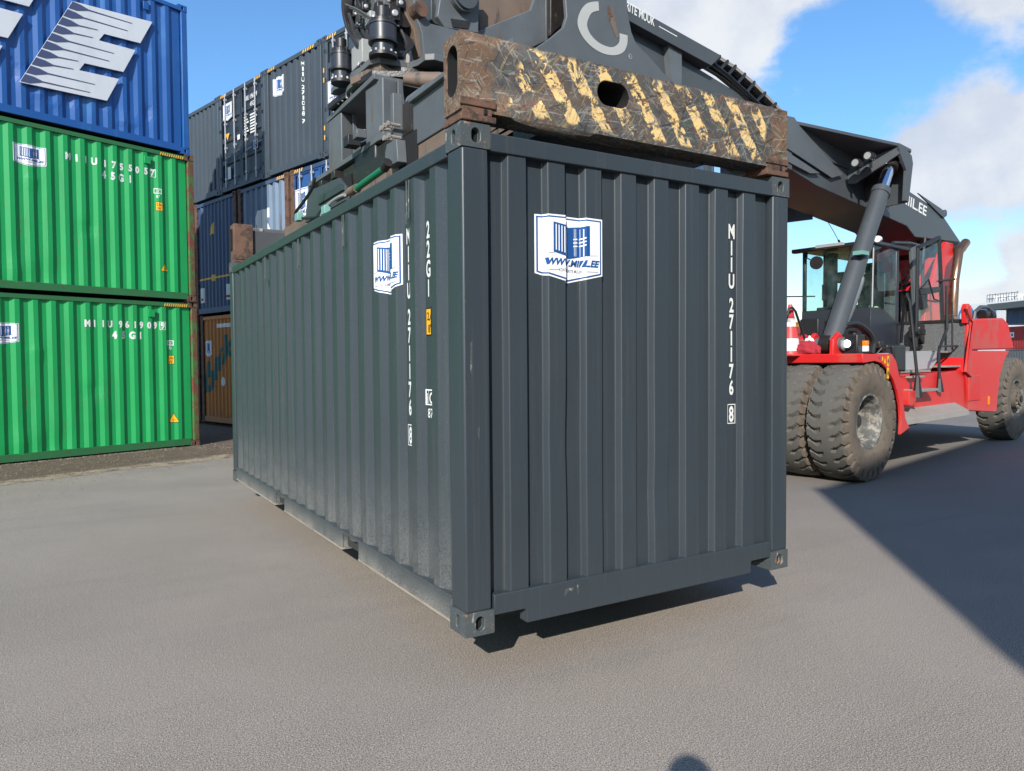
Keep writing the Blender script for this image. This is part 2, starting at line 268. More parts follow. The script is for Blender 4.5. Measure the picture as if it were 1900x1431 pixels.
# ------------------------------------------------------------------ mesh helpers
def tag(o, label=None, cat=None, group=None, kind=None):
    if label: o['label'] = label
    if cat: o['category'] = cat
    if group: o['group'] = group
    if kind: o['kind'] = kind
    return o
def empty(name, loc=(0, 0, 0), rz=0, **kw):
    o = bpy.data.objects.new(name, None); C.objects.link(o); o.location = loc; o.rotation_euler = (0, 0, rz); o.empty_display_size = .3
    return tag(o, **kw)
class MB:
    def __init__(s): s.v = []; s.f = []; s.mi = []; s.mats = []; s.sm = []
    def mid(s, m):
        if m not in s.mats: s.mats.append(m)
        return s.mats.index(m)
    def add(s, vs, fs, m, smooth=False):
        o = len(s.v); s.v += [Vector(p) for p in vs]; k = s.mid(m)
        for f in fs: s.f.append([i + o for i in f]); s.mi.append(k); s.sm.append(smooth)
        return s
    def box(s, a, b, m):
        x0, y0, z0 = a; x1, y1, z1 = b
        return s.add([(x0, y0, z0), (x1, y0, z0), (x1, y1, z0), (x0, y1, z0), (x0, y0, z1), (x1, y0, z1), (x1, y1, z1), (x0, y1, z1)],
                     [(0, 3, 2, 1), (4, 5, 6, 7), (0, 1, 5, 4), (1, 2, 6, 5), (2, 3, 7, 6), (3, 0, 4, 7)], m)
    def prism(s, pts, vec, m):
        n = len(pts); P = [Vector(p) for p in pts]; Q = [p + Vector(vec) for p in P]
        return s.add(P + Q, [list(range(n))[::-1], list(range(n, 2 * n))] + [(i, (i + 1) % n, n + (i + 1) % n, n + i) for i in range(n)], m)
    def xz(s, pts, y0, y1, m): return s.prism([(p[0], y0, p[1]) for p in pts], (0, y1 - y0, 0), m)
    def cyl(s, p0, p1, r0, m, r1=None, n=20, caps=True):
        r1 = r0 if r1 is None else r1; p0 = Vector(p0); p1 = Vector(p1); d = (p1 - p0).normalized()
        a = d.orthogonal().normalized(); b = d.cross(a)
        vs = [p0 + (a * math.cos(t) + b * math.sin(t)) * r0 for t in [2 * PI * i / n for i in range(n)]] + [p1 + (a * math.cos(t) + b * math.sin(t)) * r1 for t in [2 * PI * i / n for i in range(n)]]
        s.add(vs, [(i, (i + 1) % n, n + (i + 1) % n, n + i) for i in range(n)], m, True)
        if caps: s.add(vs, [list(range(n))[::-1], list(range(n, 2 * n))], m)
        return s
    def tube(s, pts, r, m, n=8, close=False):
        P = [Vector(p) for p in pts]; vs = []; k = len(P); a = None
        for i, p in enumerate(P):
            d = (P[min(i + 1, k - 1)] - P[max(i - 1, 0)]).normalized()
            if a is None: a = d.orthogonal().normalized()
            a = (a - d * a.dot(d)).normalized(); b = d.cross(a)
            vs += [p + (a * math.cos(2 * PI * j / n) + b * math.sin(2 * PI * j / n)) * r for j in range(n)]
        fs = [(i * n + j, i * n + (j + 1) % n, (i + 1) * n + (j + 1) % n, (i + 1) * n + j) for i in range(k - 1) for j in range(n)]
        s.add(vs, fs, m, True); s.add(vs, [list(range(n))[::-1], list(range((k - 1) * n, k * n))], m); return s
    def hole_plate(s, o, S, U, N, w, h, cx, cy, hw, hh, m, md, depth=.03, n=28):
        """flat plate w x h with a stadium opening (half sizes hw, hh) sunk `depth` deep"""
        o, S, U, N = Vector(o), Vector(S), Vector(U), Vector(N); P = lambda x, y, d=0: o + S * x + U * y + N * d
        r = min(hw, hh); inner = []; outer = []
        ts = [2 * PI * (i + .5) / n for i in range(n)] + [math.atan2(b - cy, a - cx) % (2 * PI) for a, b in ((0, 0), (w, 0), (w, h), (0, h))]
        ts = sorted(ts); n = len(ts)
        for t in ts:
            c, q = math.cos(t), math.sin(t)
            inner.append((cx + math.copysign(hw - r, c) + r * c, cy + math.copysign(hh - r, q) + r * q))
            kx = ((w - cx) / c if c > 0 else cx / -c) if abs(c) > 1e-9 else 1e9; ky = ((h - cy) / q if q > 0 else cy / -q) if abs(q) > 1e-9 else 1e9; k = min(kx, ky)
            outer.append((cx + k * c, cy + k * q))
        vs = [P(*p) for p in outer] + [P(*p) for p in inner] + [P(p[0], p[1], -depth) for p in inner]
        s.add(vs, [(i, (i + 1) % n, n + (i + 1) % n, n + i) for i in range(n)], m)
        s.add(vs, [(n + i, n + (i + 1) % n, 2 * n + (i + 1) % n, 2 * n + i) for i in range(n)], md if depth > .05 else m)
        s.add(vs, [list(range(2 * n, 3 * n))], md)
        return s
    def build(s, name, parent=None, bevel=0, xf=None, loc=None, seg=2, recalc=True):
        me = bpy.data.meshes.new(name); vs = [xf @ v for v in s.v] if xf else s.v
        if loc: vs = [v - Vector(loc) for v in vs]
        me.from_pydata(vs, [], s.f)
        for mt in s.mats: me.materials.append(M[mt])
        me.polygons.foreach_set('material_index', s.mi); me.polygons.foreach_set('use_smooth', s.sm)
        if recalc:
            bm = bmesh.new(); bm.from_mesh(me); bmesh.ops.remove_doubles(bm, verts=bm.verts, dist=1e-5); bmesh.ops.recalc_face_normals(bm, faces=bm.faces); bm.to_mesh(me); bm.free(); me.set_sharp_from_angle(angle=math.radians(38))
        me.update()
        o = bpy.data.objects.new(name, me); C.objects.link(o); o.parent = parent
        if loc: o.location = loc
        if bevel:
            b = o.modifiers.new('bevel', 'BEVEL'); b.width = bevel; b.segments = seg; b.limit_method = 'ANGLE'; b.angle_limit = math.radians(40)
            try: b.harden_normals = False
            except Exception: pass
        return o
# text outlines -------------------------------------------------------
_tc = {}
def glyph(txt, bold=0.012):
    k = (txt, bold)
    if k in _tc: return _tc[k]
    cu = bpy.data.curves.new('t', 'FONT'); cu.body = txt; cu.size = 1; cu.offset = bold; cu.fill_mode = 'BOTH'; cu.resolution_u = 4
    o = bpy.data.objects.new('t', cu); C.objects.link(o)
    bpy.context.view_layer.update()
    me = o.evaluated_get(bpy.context.evaluated_depsgraph_get()).to_mesh()
    vs = [(v.co.x, v.co.y) for v in me.vertices]; fs = [list(p.vertices) for p in me.polygons]
    o.evaluated_get(bpy.context.evaluated_depsgraph_get()).to_mesh_clear()
    bpy.data.objects.remove(o); bpy.data.curves.remove(cu)
    _tc[k] = (vs, fs); return _tc[k]
class Decal:
    """flat printed shapes in wall coordinates (s to the right, z up)"""
    def __init__(s): s.p = []
    def poly(s, pts, m, layer=0): s.p.append(([tuple(p) for p in pts], [list(range(len(pts)))], m, layer)); return s
    def rect(s, a, b, c, d, m, layer=0): return s.poly([(a, b), (c, b), (c, d), (a, d)], m, layer)
    def text(s, txt, x, z, h, m, layer=0, width=None, wf=1, align='C', shear=0, bold=.012, vert=False, fn=None):
        vs, fs = glyph(txt, bold)
        if not vs: return s
        x0 = min(v[0] for v in vs); x1 = max(v[0] for v in vs); y0 = 0; cap = .70
        k = h / cap; kx = (width / (x1 - x0)) if width else k * wf
        W = (x1 - x0) * kx; ox = {'C': x - W / 2, 'L': x, 'R': x - W}[align]
        out = [(ox + (v[0] - x0) * kx + shear * v[1] * k, z + v[1] * k) for v in vs]
        if fn: out = [fn(*q) for q in out]
        s.p.append((out, fs, m, layer)); return s
    def place(s, fn):
        s.p = [([fn(*q) for q in vs], fs, m, l) for vs, fs, m, l in s.p]; return s
    def build(s, name, parent, P, breaks=(), depth=None, eps=.0015, xf=None):
        mb = MB()
        for vs, fs, m, l in s.p:
            bm = bmesh.new(); bv = [bm.verts.new((v[0], v[1], 0)) for v in vs]
            for f in fs:
                try: bm.faces.new([bv[i] for i in f])
                except ValueError: pass
            lo = min(v[0] for v in vs); hi = max(v[0] for v in vs)
            for b in breaks:
                if lo < b < hi: bmesh.ops.bisect_plane(bm, geom=bm.verts[:] + bm.edges[:] + bm.faces[:], dist=1e-6, plane_co=(b, 0, 0), plane_no=(1, 0, 0))
            bm.verts.index_update()
            pv = [P(v.co.x, v.co.y, (depth(v.co.x) if depth else 0) + eps * (l + 1)) for v in bm.verts]
            mb.add(pv, [[v.index for v in f.verts] for f in bm.faces], m); bm.free()
        return mb.build(name, parent, xf=xf, recalc=False)
def interp(pr):
    def f(x):
        if x <= pr[0][0]: return pr[0][1]
        for (a, b), (c, d) in zip(pr, pr[1:]):
            if x <= c: return b + (d - b) * (x - a) / max(c - a, 1e-9)
        return pr[-1][1]
    return f
def corr(s0, s1, pitch, outer, slope, dep, n=None, start=None, edge_out=False):
    """corrugation outline: recessed field with n outward ridges between s0 and s1"""
    inn = pitch - outer - 2 * slope
    n = n or int((s1 - s0 - inn) / pitch); st = start if start is not None else s0 + (s1 - s0 - (n * pitch - inn)) / 2
    pr = [(s0, -dep)]
    for i in range(n):
        a = st + i * pitch; pr += [(a, -dep), (a + slope, 0), (a + slope + outer, 0), (a + 2 * slope + outer, -dep)]
    pr.append((s1, -dep)); return pr
def frame(kind, L, W):
    return {'e0': (Vector((0, W, 0)), Vector((0, -1, 0)), Vector((-1, 0, 0)), W), 'e1': (Vector((L, 0, 0)), Vector((0, 1, 0)), Vector((1, 0, 0)), W),
            's0': (Vector((0, 0, 0)), Vector((1, 0, 0)), Vector((0, -1, 0)), L), 's1': (Vector((L, W, 0)), Vector((-1, 0, 0)), Vector((0, 1, 0)), L)}[kind]
def wallP(kind, L, W, inset=.012):
    o, S, N, wd = frame(kind, L, W)
    return lambda s, z, d=0: o + S * s + Vector((0, 0, z)) + N * (d - inset)
def corr_wall(name, parent, P, pr, z0, z1, m, dents=None):
    mb = MB(); zs = [z0, z1] if not dents else [z0 + (z1 - z0) * i / 24 for i in range(25)]
    vs = []
    for z in zs:
        for s_, d in pr: vs.append(P(s_, z, d + (dents(s_, z) if dents else 0)))
    k = len(pr)
    mb.add(vs, [(j * k + i, j * k + i + 1, (j + 1) * k + i + 1, (j + 1) * k + i) for j in range(len(zs) - 1) for i in range(k - 1)], m)
    return mb.build(name, parent, recalc=False)
CW, CL, CH = .162, .178, .118
def casting(parent, L, W, H, ix, iy, iz, m):
    """ISO corner block with its oval openings"""
    sx = 1 if ix == 0 else -1; sy = 1 if iy == 0 else -1
    cx = 0 if ix == 0 else L; cy = 0 if iy == 0 else W; z0 = 0 if iz == 0 else H - CH; pr = .004
    ox, oy = cx - sx * pr, cy - sy * pr; zz = z0 - (.003 if iz == 0 else 0); hh = CH + .003
    X = Vector((sx, 0, 0)); Y = Vector((0, sy, 0)); Z = Vector((0, 0, 1)); o = Vector((ox, oy, zz)); l, w_ = CL + pr, CW + pr
    mb = MB()
    mb.hole_plate(o, X, Z, -Y, l, hh, l * .5, hh * .5, .020, .036, m, 'hole_shade')
    mb.hole_plate(o, Y, Z, -X, w_, hh, w_ * .5, hh * .5, .024, .036, m, 'hole_shade')
    e = o + X * l; f = o + Y * w_
    mb.add([e, e + Y * w_, e + Y * w_ + Z * hh, e + Z * hh], [(0, 1, 2, 3)], m)
    mb.add([f, f + X * l, f + X * l + Z * hh, f + Z * hh], [(0, 1, 2, 3)], m)
    mb.add([o, o + X * l, o + X * l + Y * w_, o + Y * w_], [(0, 1, 2, 3)], m)
    t = o + Z * hh; mb.add([t, t + X * l, t + X * l + Y * w_, t + Y * w_], [(0, 1, 2, 3)], m)
    return mb.build('corner_casting', parent, bevel=.006)
def logo(cx, cz, wd, ht, skew=0):
    """the maker-neutral house mark of the yard: white board, blue rim, little container, web address"""
    d = Decal(); U = lambda x, y: (cx + (x - .5) * wd, cz + (y - .5) * ht + skew * (x - .5) * wd)
    def pl(p, m, l): d.poly([U(*q) for q in p], m, l)
    o = [(0, .10), (.5, -.03), (1, .10), (1, 1), (.5, 1.01), (0, 1)]
    def shrink(k): return [(.5 + (x - .5) * (1 - 2 * k), .49 + (y - .49) * (1 - 2 * k)) for x, y in o]
    pl(o, 'white', 0); pl(shrink(.025), 'logo_blue', 1); pl(shrink(.048), 'white', 2)
    pl([(.22, .43), (.52, .35), (.52, .84), (.22, .89)], 'logo_blue', 3)
    pl([(.52, .35), (.79, .41), (.79, .88), (.52, .84)], 'logo_blue', 3)
    for i in range(6):
        x = .250 + i * .044; k = (x - .24) / .28
        pl([(x, .465 - .07 * k), (x + .016, .462 - .07 * k), (x + .016, .855 - .05 * k), (x, .857 - .05 * k)], 'white', 4)
    for x in (.60, .625, .69, .715): pl([(x, .40), (x + .007, .40), (x + .007, .83), (x, .83)], 'white', 4)
    for y in (.54, .595, .65):
        pl([(.585, y), (.65, y + .01), (.65, y + .03), (.585, y + .02)], 'white', 5)
        pl([(.675, y + .005), (.735, y + .03), (.735, y + .05), (.675, y + .025)], 'white', 5)
    for a, b in ((.10, .235), (.78, .92)): pl([(a, .405), (b, .415), (b, .42), (a, .41)], 'logo_grey', 3)
    for a, b in ((.10, .30), (.73, .92)): pl([(a, .15), (b, .155), (b, .162), (a, .157)], 'logo_grey', 3)
    t1 = Decal().text('WWW.MIIL.EE', .51, .235, .10, 'logo_blue', 3, width=.82, shear=.25, bold=.045)
    t2 = Decal().text('KONTEINERITE MÜÜK', .51, .135, .05, 'logo_grey', 3, width=.42, bold=.01)
    t1.place(lambda x, y: U(x, y)); t2.place(lambda x, y: U(x, y)); d.p += t1.p + t2.p
    return d
def column(txt, x, ztop, zstep, h, m='offwhite', gap=None, wf=.62, boxlast=False):
    d = Decal(); z = ztop
    for i, ch in enumerate(txt):
        if ch == ' ': z -= zstep * .45; continue
        d.text(ch, x, z - h, h, m, 1, wf=wf, bold=.03)
        if boxlast and i == len(txt) - 1: 
            for a in ((x - .033, z - h - .016, x + .033, z - h - .010), (x - .033, z + .010, x + .033, z + .016), (x - .037, z - h - .016, x - .031, z + .016), (x + .031, z - h - .016, x + .037, z + .016)): d.rect(*a, m, 1)
        z -= zstep
    return d
def frame_parts(root, L, W, H, mrail, mpost, mcast, pw=.165, skip=()):
    for iy, y in ((0, 0), (1, W)):
        sy = 1 if iy == 0 else -1
        if ('rail', iy) in skip: continue
        a, b = sorted((y, y + sy * .06)); MB().box((CL, a, H - .115), (L - CL, b, H - .04), mrail).build('top_rail', root, .004)
        a, b = sorted((y + sy * .004, y + sy * .05)); MB().box((CL, a, .035), (L - CL, b, .165), mrail).build('bottom_rail', root, .004)
    for ix, x in ((0, 0), (1, L)):
        sx = 1 if ix == 0 else -1
        if ('end', ix) in skip: continue
        a, b = sorted((x, x + sx * .06)); MB().box((a, CW, H - .115), (b, W - CW, H - .025), mrail).build('header_beam', root, .004)
        a, b = sorted((x + sx * .002, x + sx * .06)); MB().box((a, CW, .02), (b, W - CW, .165), mrail).build('sill_beam', root, .004)
    for ix, x in ((0, 0), (1, L)):
        for iy, y in ((0, 0), (1, W)):
            if ('post', ix, iy) in skip: continue
            sx = 1 if ix == 0 else -1; sy = 1 if iy == 0 else -1
            x0, x1 = sorted((x, x + sx * pw)); y0, y1 = sorted((y, y + sy * .150))
            MB().box((x0, y0, CH), (x1, y1, H - CH), mpost).build('corner_post', root, .012, seg=3)
            for iz in (0, 1): casting(root, L, W, H, ix, iy, iz, mcast)
    mb = MB(); mb.box((.06, .05, H - .045), (L - .06, W - .05, H - .03), mrail); mb.build('roof', root)
    MB().box((.06, .05, .05), (L - .06, W - .05, .15), 'slot_d').build('floor', root)
def door_end(root, L, W, H, m, kind='e0', gear='alu'):
    o, S, N, wd = frame(kind, L, W); P = lambda s, z, d=0: o + S * s + Vector((0, 0, z)) + N * (d - .03)
    for k in (0, 1):
        a = .13 + k * (W - .26) / 2 + .008; b = .13 + (k + 1) * (W - .26) / 2 - .008
        mb = MB(); z0, z1 = .17, H - .12
        pr = []; nb = 4; hgt = (z1 - z0) / nb
        prz = [(z0, .012)]
        for i in range(nb):
            q = z0 + i * hgt; prz += [(q + .09, .012), (q + .12, -.022), (q + hgt - .05, -.022), (q + hgt - .02, .012)]
        prz.append((z1, .012)); n = len(prz)
        for (sa, sb, flat) in ((a, a + .06, 1), (a + .06, b - .06, 0), (b - .06, b, 1)):
            vs = [P(sa, z, .012 if flat else d) for z, d in prz] + [P(sb, z, .012 if flat else d) for z, d in prz]
            mb.add(vs, [(i, n + i, n + i + 1, i + 1) for i in range(n - 1)], m)
        mb.add([P(a, z0, -.04), P(b, z0, -.04), P(b, z1, -.04), P(a, z1, -.04)], [(0, 1, 2, 3)], m)
        d = mb.build('door', root, recalc=False)
        for q in range(4):
            z = z0 + .2 + q * (z1 - z0 - .4) / 3; s_ = a - .03 if k == 0 else b + .03
            h = MB(); h.prism([P(s_ - .05, z - .045, .0), P(s_ + .05, z - .045, 0), P(s_ + .05, z + .045, 0), P(s_ - .05, z + .045, 0)], N * .03, m); h.build('hinge', d, .004)
        for t in (.28, .74):
            s_ = a + (b - a) * t; h = MB(); h.tube([P(s_, .10, .05), P(s_, H - .05, .05)], .017, gear, 8)
            for z in (z0 + .12, z0 + .9, z0 + 1.5, z1 - .1): h.prism([P(s_ - .04, z, .012), P(s_ + .04, z, .012), P(s_ + .04, z + .05, .012), P(s_ - .04, z + .05, .012)], N * .05, gear)
            h.build('locking_bar', d)
            h = MB(); zz = z0 + .62 + .06 * (t > .5); h.tube([P(s_, zz, .07), P(s_ + .12, zz + .02, .09), P(s_ + .34, zz + .05, .08)], .012, gear, 6); h.build('handle', d)
def hazard(s0, s1, z, h=.06, n=5):
    d = Decal(); st = (s1 - s0) / n
    for i in range(n): d.poly([(s0 + i * st, z), (s0 + (i + .55) * st, z), (s0 + (i + .95) * st, z + h), (s0 + (i + .4) * st, z + h)], 'yel_tape', 2)
    return d
# ------------------------------------------------------------------ ground
def at(px, py, z=0):
    r = ray(px, py); return CAM + r * ((z - CAM.z) / r.z)
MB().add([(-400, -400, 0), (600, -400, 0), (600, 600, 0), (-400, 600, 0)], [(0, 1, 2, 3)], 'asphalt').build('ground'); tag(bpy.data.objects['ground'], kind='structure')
th = math.radians(24.5); e0 = at(0, 903); e0.z = .004
mb = MB(); pts = []
for i in range(140):
    x = -14 + i * .25; pts.append((x, .10 * math.sin(x * 1.7) + .07 * math.sin(x * 4.1 + 1) + random.uniform(-.03, .03), 0))
mb.add(pts + [(p[0], 60, 0) for p in pts], [(i, i + 1, len(pts) + i + 1, len(pts) + i) for i in range(len(pts) - 1)], 'soil')
soil = mb.build('soil'); soil.location = e0; soil.rotation_euler = (0, 0, th); tag(soil, kind='structure')
def pebbles(name, N_, fn, rmin, rmax, mats, label):
    mb = MB()
    for i in range(N_):
        x, y = fn(); r = random.uniform(rmin, rmax) ** 1.0; ca, sa = math.cos(random.random() * 6), math.sin(random.random() * 6)
        vs = []
        for (a, b, c) in ((1, 0, 0), (0, 1, 0), (-1, 0, 0), (0, -1, 0), (.3, .2, .8), (0, 0, -.4)):
            k = r * random.uniform(.6, 1.2); vs.append((x + a * k, y + b * k, .006 + (c + .3) * k * .7))
        mb.add(vs, [(0, 1, 4), (1, 2, 4), (2, 3, 4), (3, 0, 4)], random.choice(mats))
    o = mb.build(name, recalc=False); tag(o, label, 'gravel', kind='stuff'); return o
ct, st = math.cos(th), math.sin(th)
def soilpt(u, v): return e0.x + u * ct - v * st, e0.y + u * st + v * ct
def f1():
    u = random.uniform(-1.5, 7.0); base = 2.52 - .065 * u if u < 3.9 else random.uniform(1.2, 2.4); return soilpt(u, random.gauss(base - .05, .10) if random.random() < .6 else random.uniform(0, 2.4))
pebbles('gravel', 6500, f1, .004, .015, ['pebble', 'pebble', 'soil', 'pebble_dark'], 'pale loose gravel scattered along the foot of the green containers')

# ------------------------------------------------------------------ main container
L20, W0, H0 = 6.058, 2.438, 2.591
root = empty('shipping_container', (W0, 0, .26), PI / 2, label='dark anthracite twenty foot container held just off the ground by the lifting machine', cat='container')
frame_parts(root, L20, W0, H0, 'ctn_rail', 'ctn', 'ctn_cast', skip=(('rail', 1), ('end', 0)))
Pf = wallP('e0', L20, W0); prf = corr(.165, 2.273, .25, .11, .018, .040, n=8, start=.256)
ew = corr_wall('end_wall', root, Pf, prf, .13, 2.50, 'ctn', dents=lambda s_, z: -.0035 * max(0, math.sin(s_ * 5.1 + 1) * math.sin(z * 3.7 + s_ * 2)) - .010 * math.exp(-((s_ - 1.33) / .12) ** 2 - ((z - .62) / .16) ** 2) - .008 * math.exp(-((s_ - .6) / .1) ** 2 - ((z - .95) / .2) ** 2)); bv_ = ew.modifiers.new('bevel', 'BEVEL'); bv_.width = .005; bv_.segments = 2; bv_.limit_method = 'ANGLE'; bv_.angle_limit = .6; df = interp(prf)
Ps = wallP('s1', L20, W0); prs = corr(.150, L20 - .165, .2855, .072, .068, .036, n=20, start=.1585)
corr_wall('side_wall', root, Ps, prs, .13, 2.50, 'ctn_side'); ds = interp(prs)
P0 = wallP('s0', L20, W0); corr_wall('side_wall', root, P0, prs, .13, 2.50, 'ctn')
P1 = wallP('e1', L20, W0); corr_wall('end_wall', root, P1, prf, .13, 2.50, 'ctn')
for s_, d_ in (('e0', prf),):
    mb = MB(); Q = lambda s, z, d=0: Pf(s, z, d + .012)
    pts = [(.165, .190), (.165, .085), (.352, .085), (.364, .073), (.364, .008), (2.088, .008), (2.088, .076), (2.098, .086), (2.275, .086), (2.275, .190)]
    mb.prism([Q(*p) for p in pts], (.075, 0, 0), 'ctn'); mb.build('sill_beam', root, .004)
    mb = MB(); mb.prism([Q(.163, 2.468), Q(2.275, 2.468), Q(2.275, 2.560), Q(.163, 2.560)], (.07, 0, 0), 'ctn'); mb.build('header_beam', root, .005)
# side rails on the visible long side, with two fork pockets
Q = lambda s, z, d=0: Ps(s, z, d + .012)
mb = MB(); mb.prism([Q(.178, 2.455), Q(L20 - .178, 2.455), Q(L20 - .178, 2.527), Q(.178, 2.527)], (0, -.06, 0), 'ctn'); mb.build('top_rail', root, .005)
pock = [(L20 - 4.02, L20 - 3.66), (L20 - 1.99, L20 - 1.63)]
cuts = [.178] + [c for p in pock for c in p] + [L20 - .178]
mb = MB(); mb.prism([Q(.178, .152), Q(L20 - .178, .152), Q(L20 - .178, .168), Q(.178, .168)], (0, -.055, 0), 'ctn_rail')
for a, b in zip(cuts[::2], cuts[1::2]):
    mb.prism([Q(a, .035, -.006), Q(b, .035, -.006), Q(b, .153, -.006), Q(a, .153, -.006)], (0, -.012, 0), 'ctn_rail')
    mb.prism([Q(a, .022, -.001), Q(b, .022, -.001), Q(b, .036, -.001), Q(a, .036, -.001)], (0, -.09, 0), 'ctn_flange')
mb.build('bottom_rail', root, .002)
for a, b in pock:
    mb = MB()
    for s_ in (a, b): mb.prism([Q(s_ - .004, .03, -.02), Q(s_ + .004, .03, -.02), Q(s_ + .004, .15, -.02), Q(s_ - .004, .15, -.02)], (0, -2.3, 0), 'ctn_rail')
    mb.prism([Q(a, .145, -.02), Q(b, .145, -.02), Q(b, .150, -.02), Q(a, .150, -.02)], (0, -2.3, 0), 'ctn_rail'); mb.build('fork_pocket', root)
# black strip painting the recess shade beside the corner post, seam weld, welded scribble
mb = MB(); mb.prism([Pf(.158, .19, -.035), Pf(.168, .19, -.035), Pf(.168, 2.47, -.035), Pf(.158, 2.47, -.035)], (.01, 0, 0), 'hole_shade'); mb.build('post_gap_shade', root)
bf = [p[0] for p in prf]; bs_ = [p[0] for p in prs]
logo(.672, 2.012, .428, .350).build('sticker', root, Pf, bf, df)
column('MIIU 271176', 1.956, 2.262, .1055, .088, wf=.62).build('serial_lettering', root, Pf, bf, df)
column('8', 1.956, 1.098, .1, .095, boxlast=True, wf=.62).build('check_digit', root, Pf, bf, df)
sL = lambda y: L20 - y
logo(sL(1.075), 2.0, .44, .335).build('sticker', root, Ps, bs_, ds)
column('MIIU 271176', sL(.785), 2.19, .1075, .088, wf=.60).build('serial_lettering', root, Ps, bs_, ds)
column('8', sL(.785), 1.012, .1, .095, boxlast=True, wf=.60).build('check_digit', root, Ps, bs_, ds)
column('22G1', sL(.507), 2.185, .1085, .090, wf=.62).build('type_lettering', root, Ps, bs_, ds)
def height_plate(cx, cz, wd, ht, a='2,6m', b="8'6''", base='yellow'):
    d = Decal().rect(cx - wd / 2, cz - ht / 2, cx + wd / 2, cz + ht / 2, 'blackp', 0).rect(cx - wd / 2 + .008, cz - ht / 2 + .008, cx + wd / 2 - .008, cz + ht / 2 - .008, base, 1)
    d.text(a, cx, cz + ht * .06, ht * .28, 'blackp', 2, width=wd * .72, bold=.015); d.text(b, cx, cz - ht * .38, ht * .28, 'blackp', 2, width=wd * .55, bold=.015); return d
height_plate(sL(.475), 1.625, .145, .158).build('height_plate', root, Ps, bs_, ds)
q = .075
d = Decal().rect(sL(.484 + q), 1.155, sL(.36 + q), 1.245, 'offwhite', 0).rect(sL(.474 + q), 1.163, sL(.452 + q), 1.237, 'ctn', 1).rect(sL(.446 + q), 1.163, sL(.368 + q), 1.237, 'ctn', 1)
d.text('i', sL(.463 + q), 1.167, .058, 'offwhite', 2, bold=.03).text('C', sL(.408 + q), 1.167, .06, 'offwhite', 2, bold=.03, wf=.9).text('87', sL(.425 + q), 1.085, .052, 'offwhite', 1, wf=.9)
d.build('approval_mark', root, Ps, bs_, ds)
for y in (.68, 1.83, 3.0, 4.2):      # rope bars under the top rail
    mb = MB(); s_ = sL(y); mb.tube([Ps(s_, 2.44, .02), Ps(s_, 2.22, .02)], .004, 'ctn_cast', 6); mb.tube([Ps(s_ + .03, 2.44, .02), Ps(s_ + .03, 2.22, .02), Ps(s_, 2.20, .02)], .003, 'ctn_cast', 6)
    mb.prism([Ps(s_ - .03, 2.26, .015), Ps(s_ + .01, 2.26, .015), Ps(s_ + .01, 2.19, .02), Ps(s_ - .01, 2.19, .02)], (0, .006, 0), 'ctn_cast'); mb.build('ventilator_bar', root)
# scuffs: bare marks on post and sill
d = Decal()
for (x, z, w_, h_) in ((.035, 1.35, .012, .16), (.075, 1.02, .01, .05)): d.poly([(x, z), (x + w_, z - .02), (x + w_ * 1.2, z + h_), (x + .002, z + h_ * .9)], 'ctn_cast', 0)
for i in range(34):
    z = random.gauss(1.75, .35); x = random.uniform(.006, .011); d.poly([(x, z), (x + random.uniform(.001, .003), z + .003), (x + .0015, z + random.uniform(.01, .04)), (x, z + .01)], 'ctn_cast', 0)
d.build('scuff_marks', root, lambda s, z, d=0: Pf(s, z, d + .012))
d = Decal(); scr = [(.60, .115), (.615, .150), (.665, .148), (.668, .135), (.63, .132), (.612, .112)]
d.poly(scr, 'ctn_cast', 0); d.poly([(.69, .16), (.70, .16), (.705, .105), (.695, .105)], 'ctn_cast', 0); d.build('weld_scribble', root, lambda s, z, d=0: Pf(s, z, d + .012))

# ------------------------------------------------------------------ stacks
def container(name, loc, rz, L, W, H, mw, mr, mp, mc, side_corr=(.278, .072, .068, .036), e0='wall', dents=None, label='', group=None, s0=True, endpar=(.25, .11, .018, .040)):
    r = empty(name, loc, rz, label=label, cat='container', group=group)
    frame_parts(r, L, W, H, mr, mp, mc, pw=.12)
    prs_ = corr(.14, L - .14, *side_corr); P = wallP('s0', L, W)
    corr_wall('side_wall', r, P, prs_, .13, H - .09, mw, dents=dents); corr_wall('side_wall', r, wallP('s1', L, W), [(.1, 0), (L - .1, 0)], .13, H - .09, mw)
    pre = corr(.14, W - .14, *endpar); corr_wall('end_wall', r, wallP('e1', L, W), pre, .13, H - .09, mw)
    if e0 == 'wall': corr_wall('end_wall', r, wallP('e0', L, W), pre, .13, H - .09, mw)
    else: door_end(r, L, W, H, e0, gear='alu')
    return r, P, prs_, wallP('e0', L, W), pre
a21 = math.radians(21.0); u21 = Vector((math.cos(a21), math.sin(a21), 0)); v21 = Vector((-math.sin(a21), math.cos(a21), 0))
G0 = at(371, 827); LH = 12.192; HH = 2.896
def dist(L, k): return L - k       # distance from the right hand corner -> wall coordinate
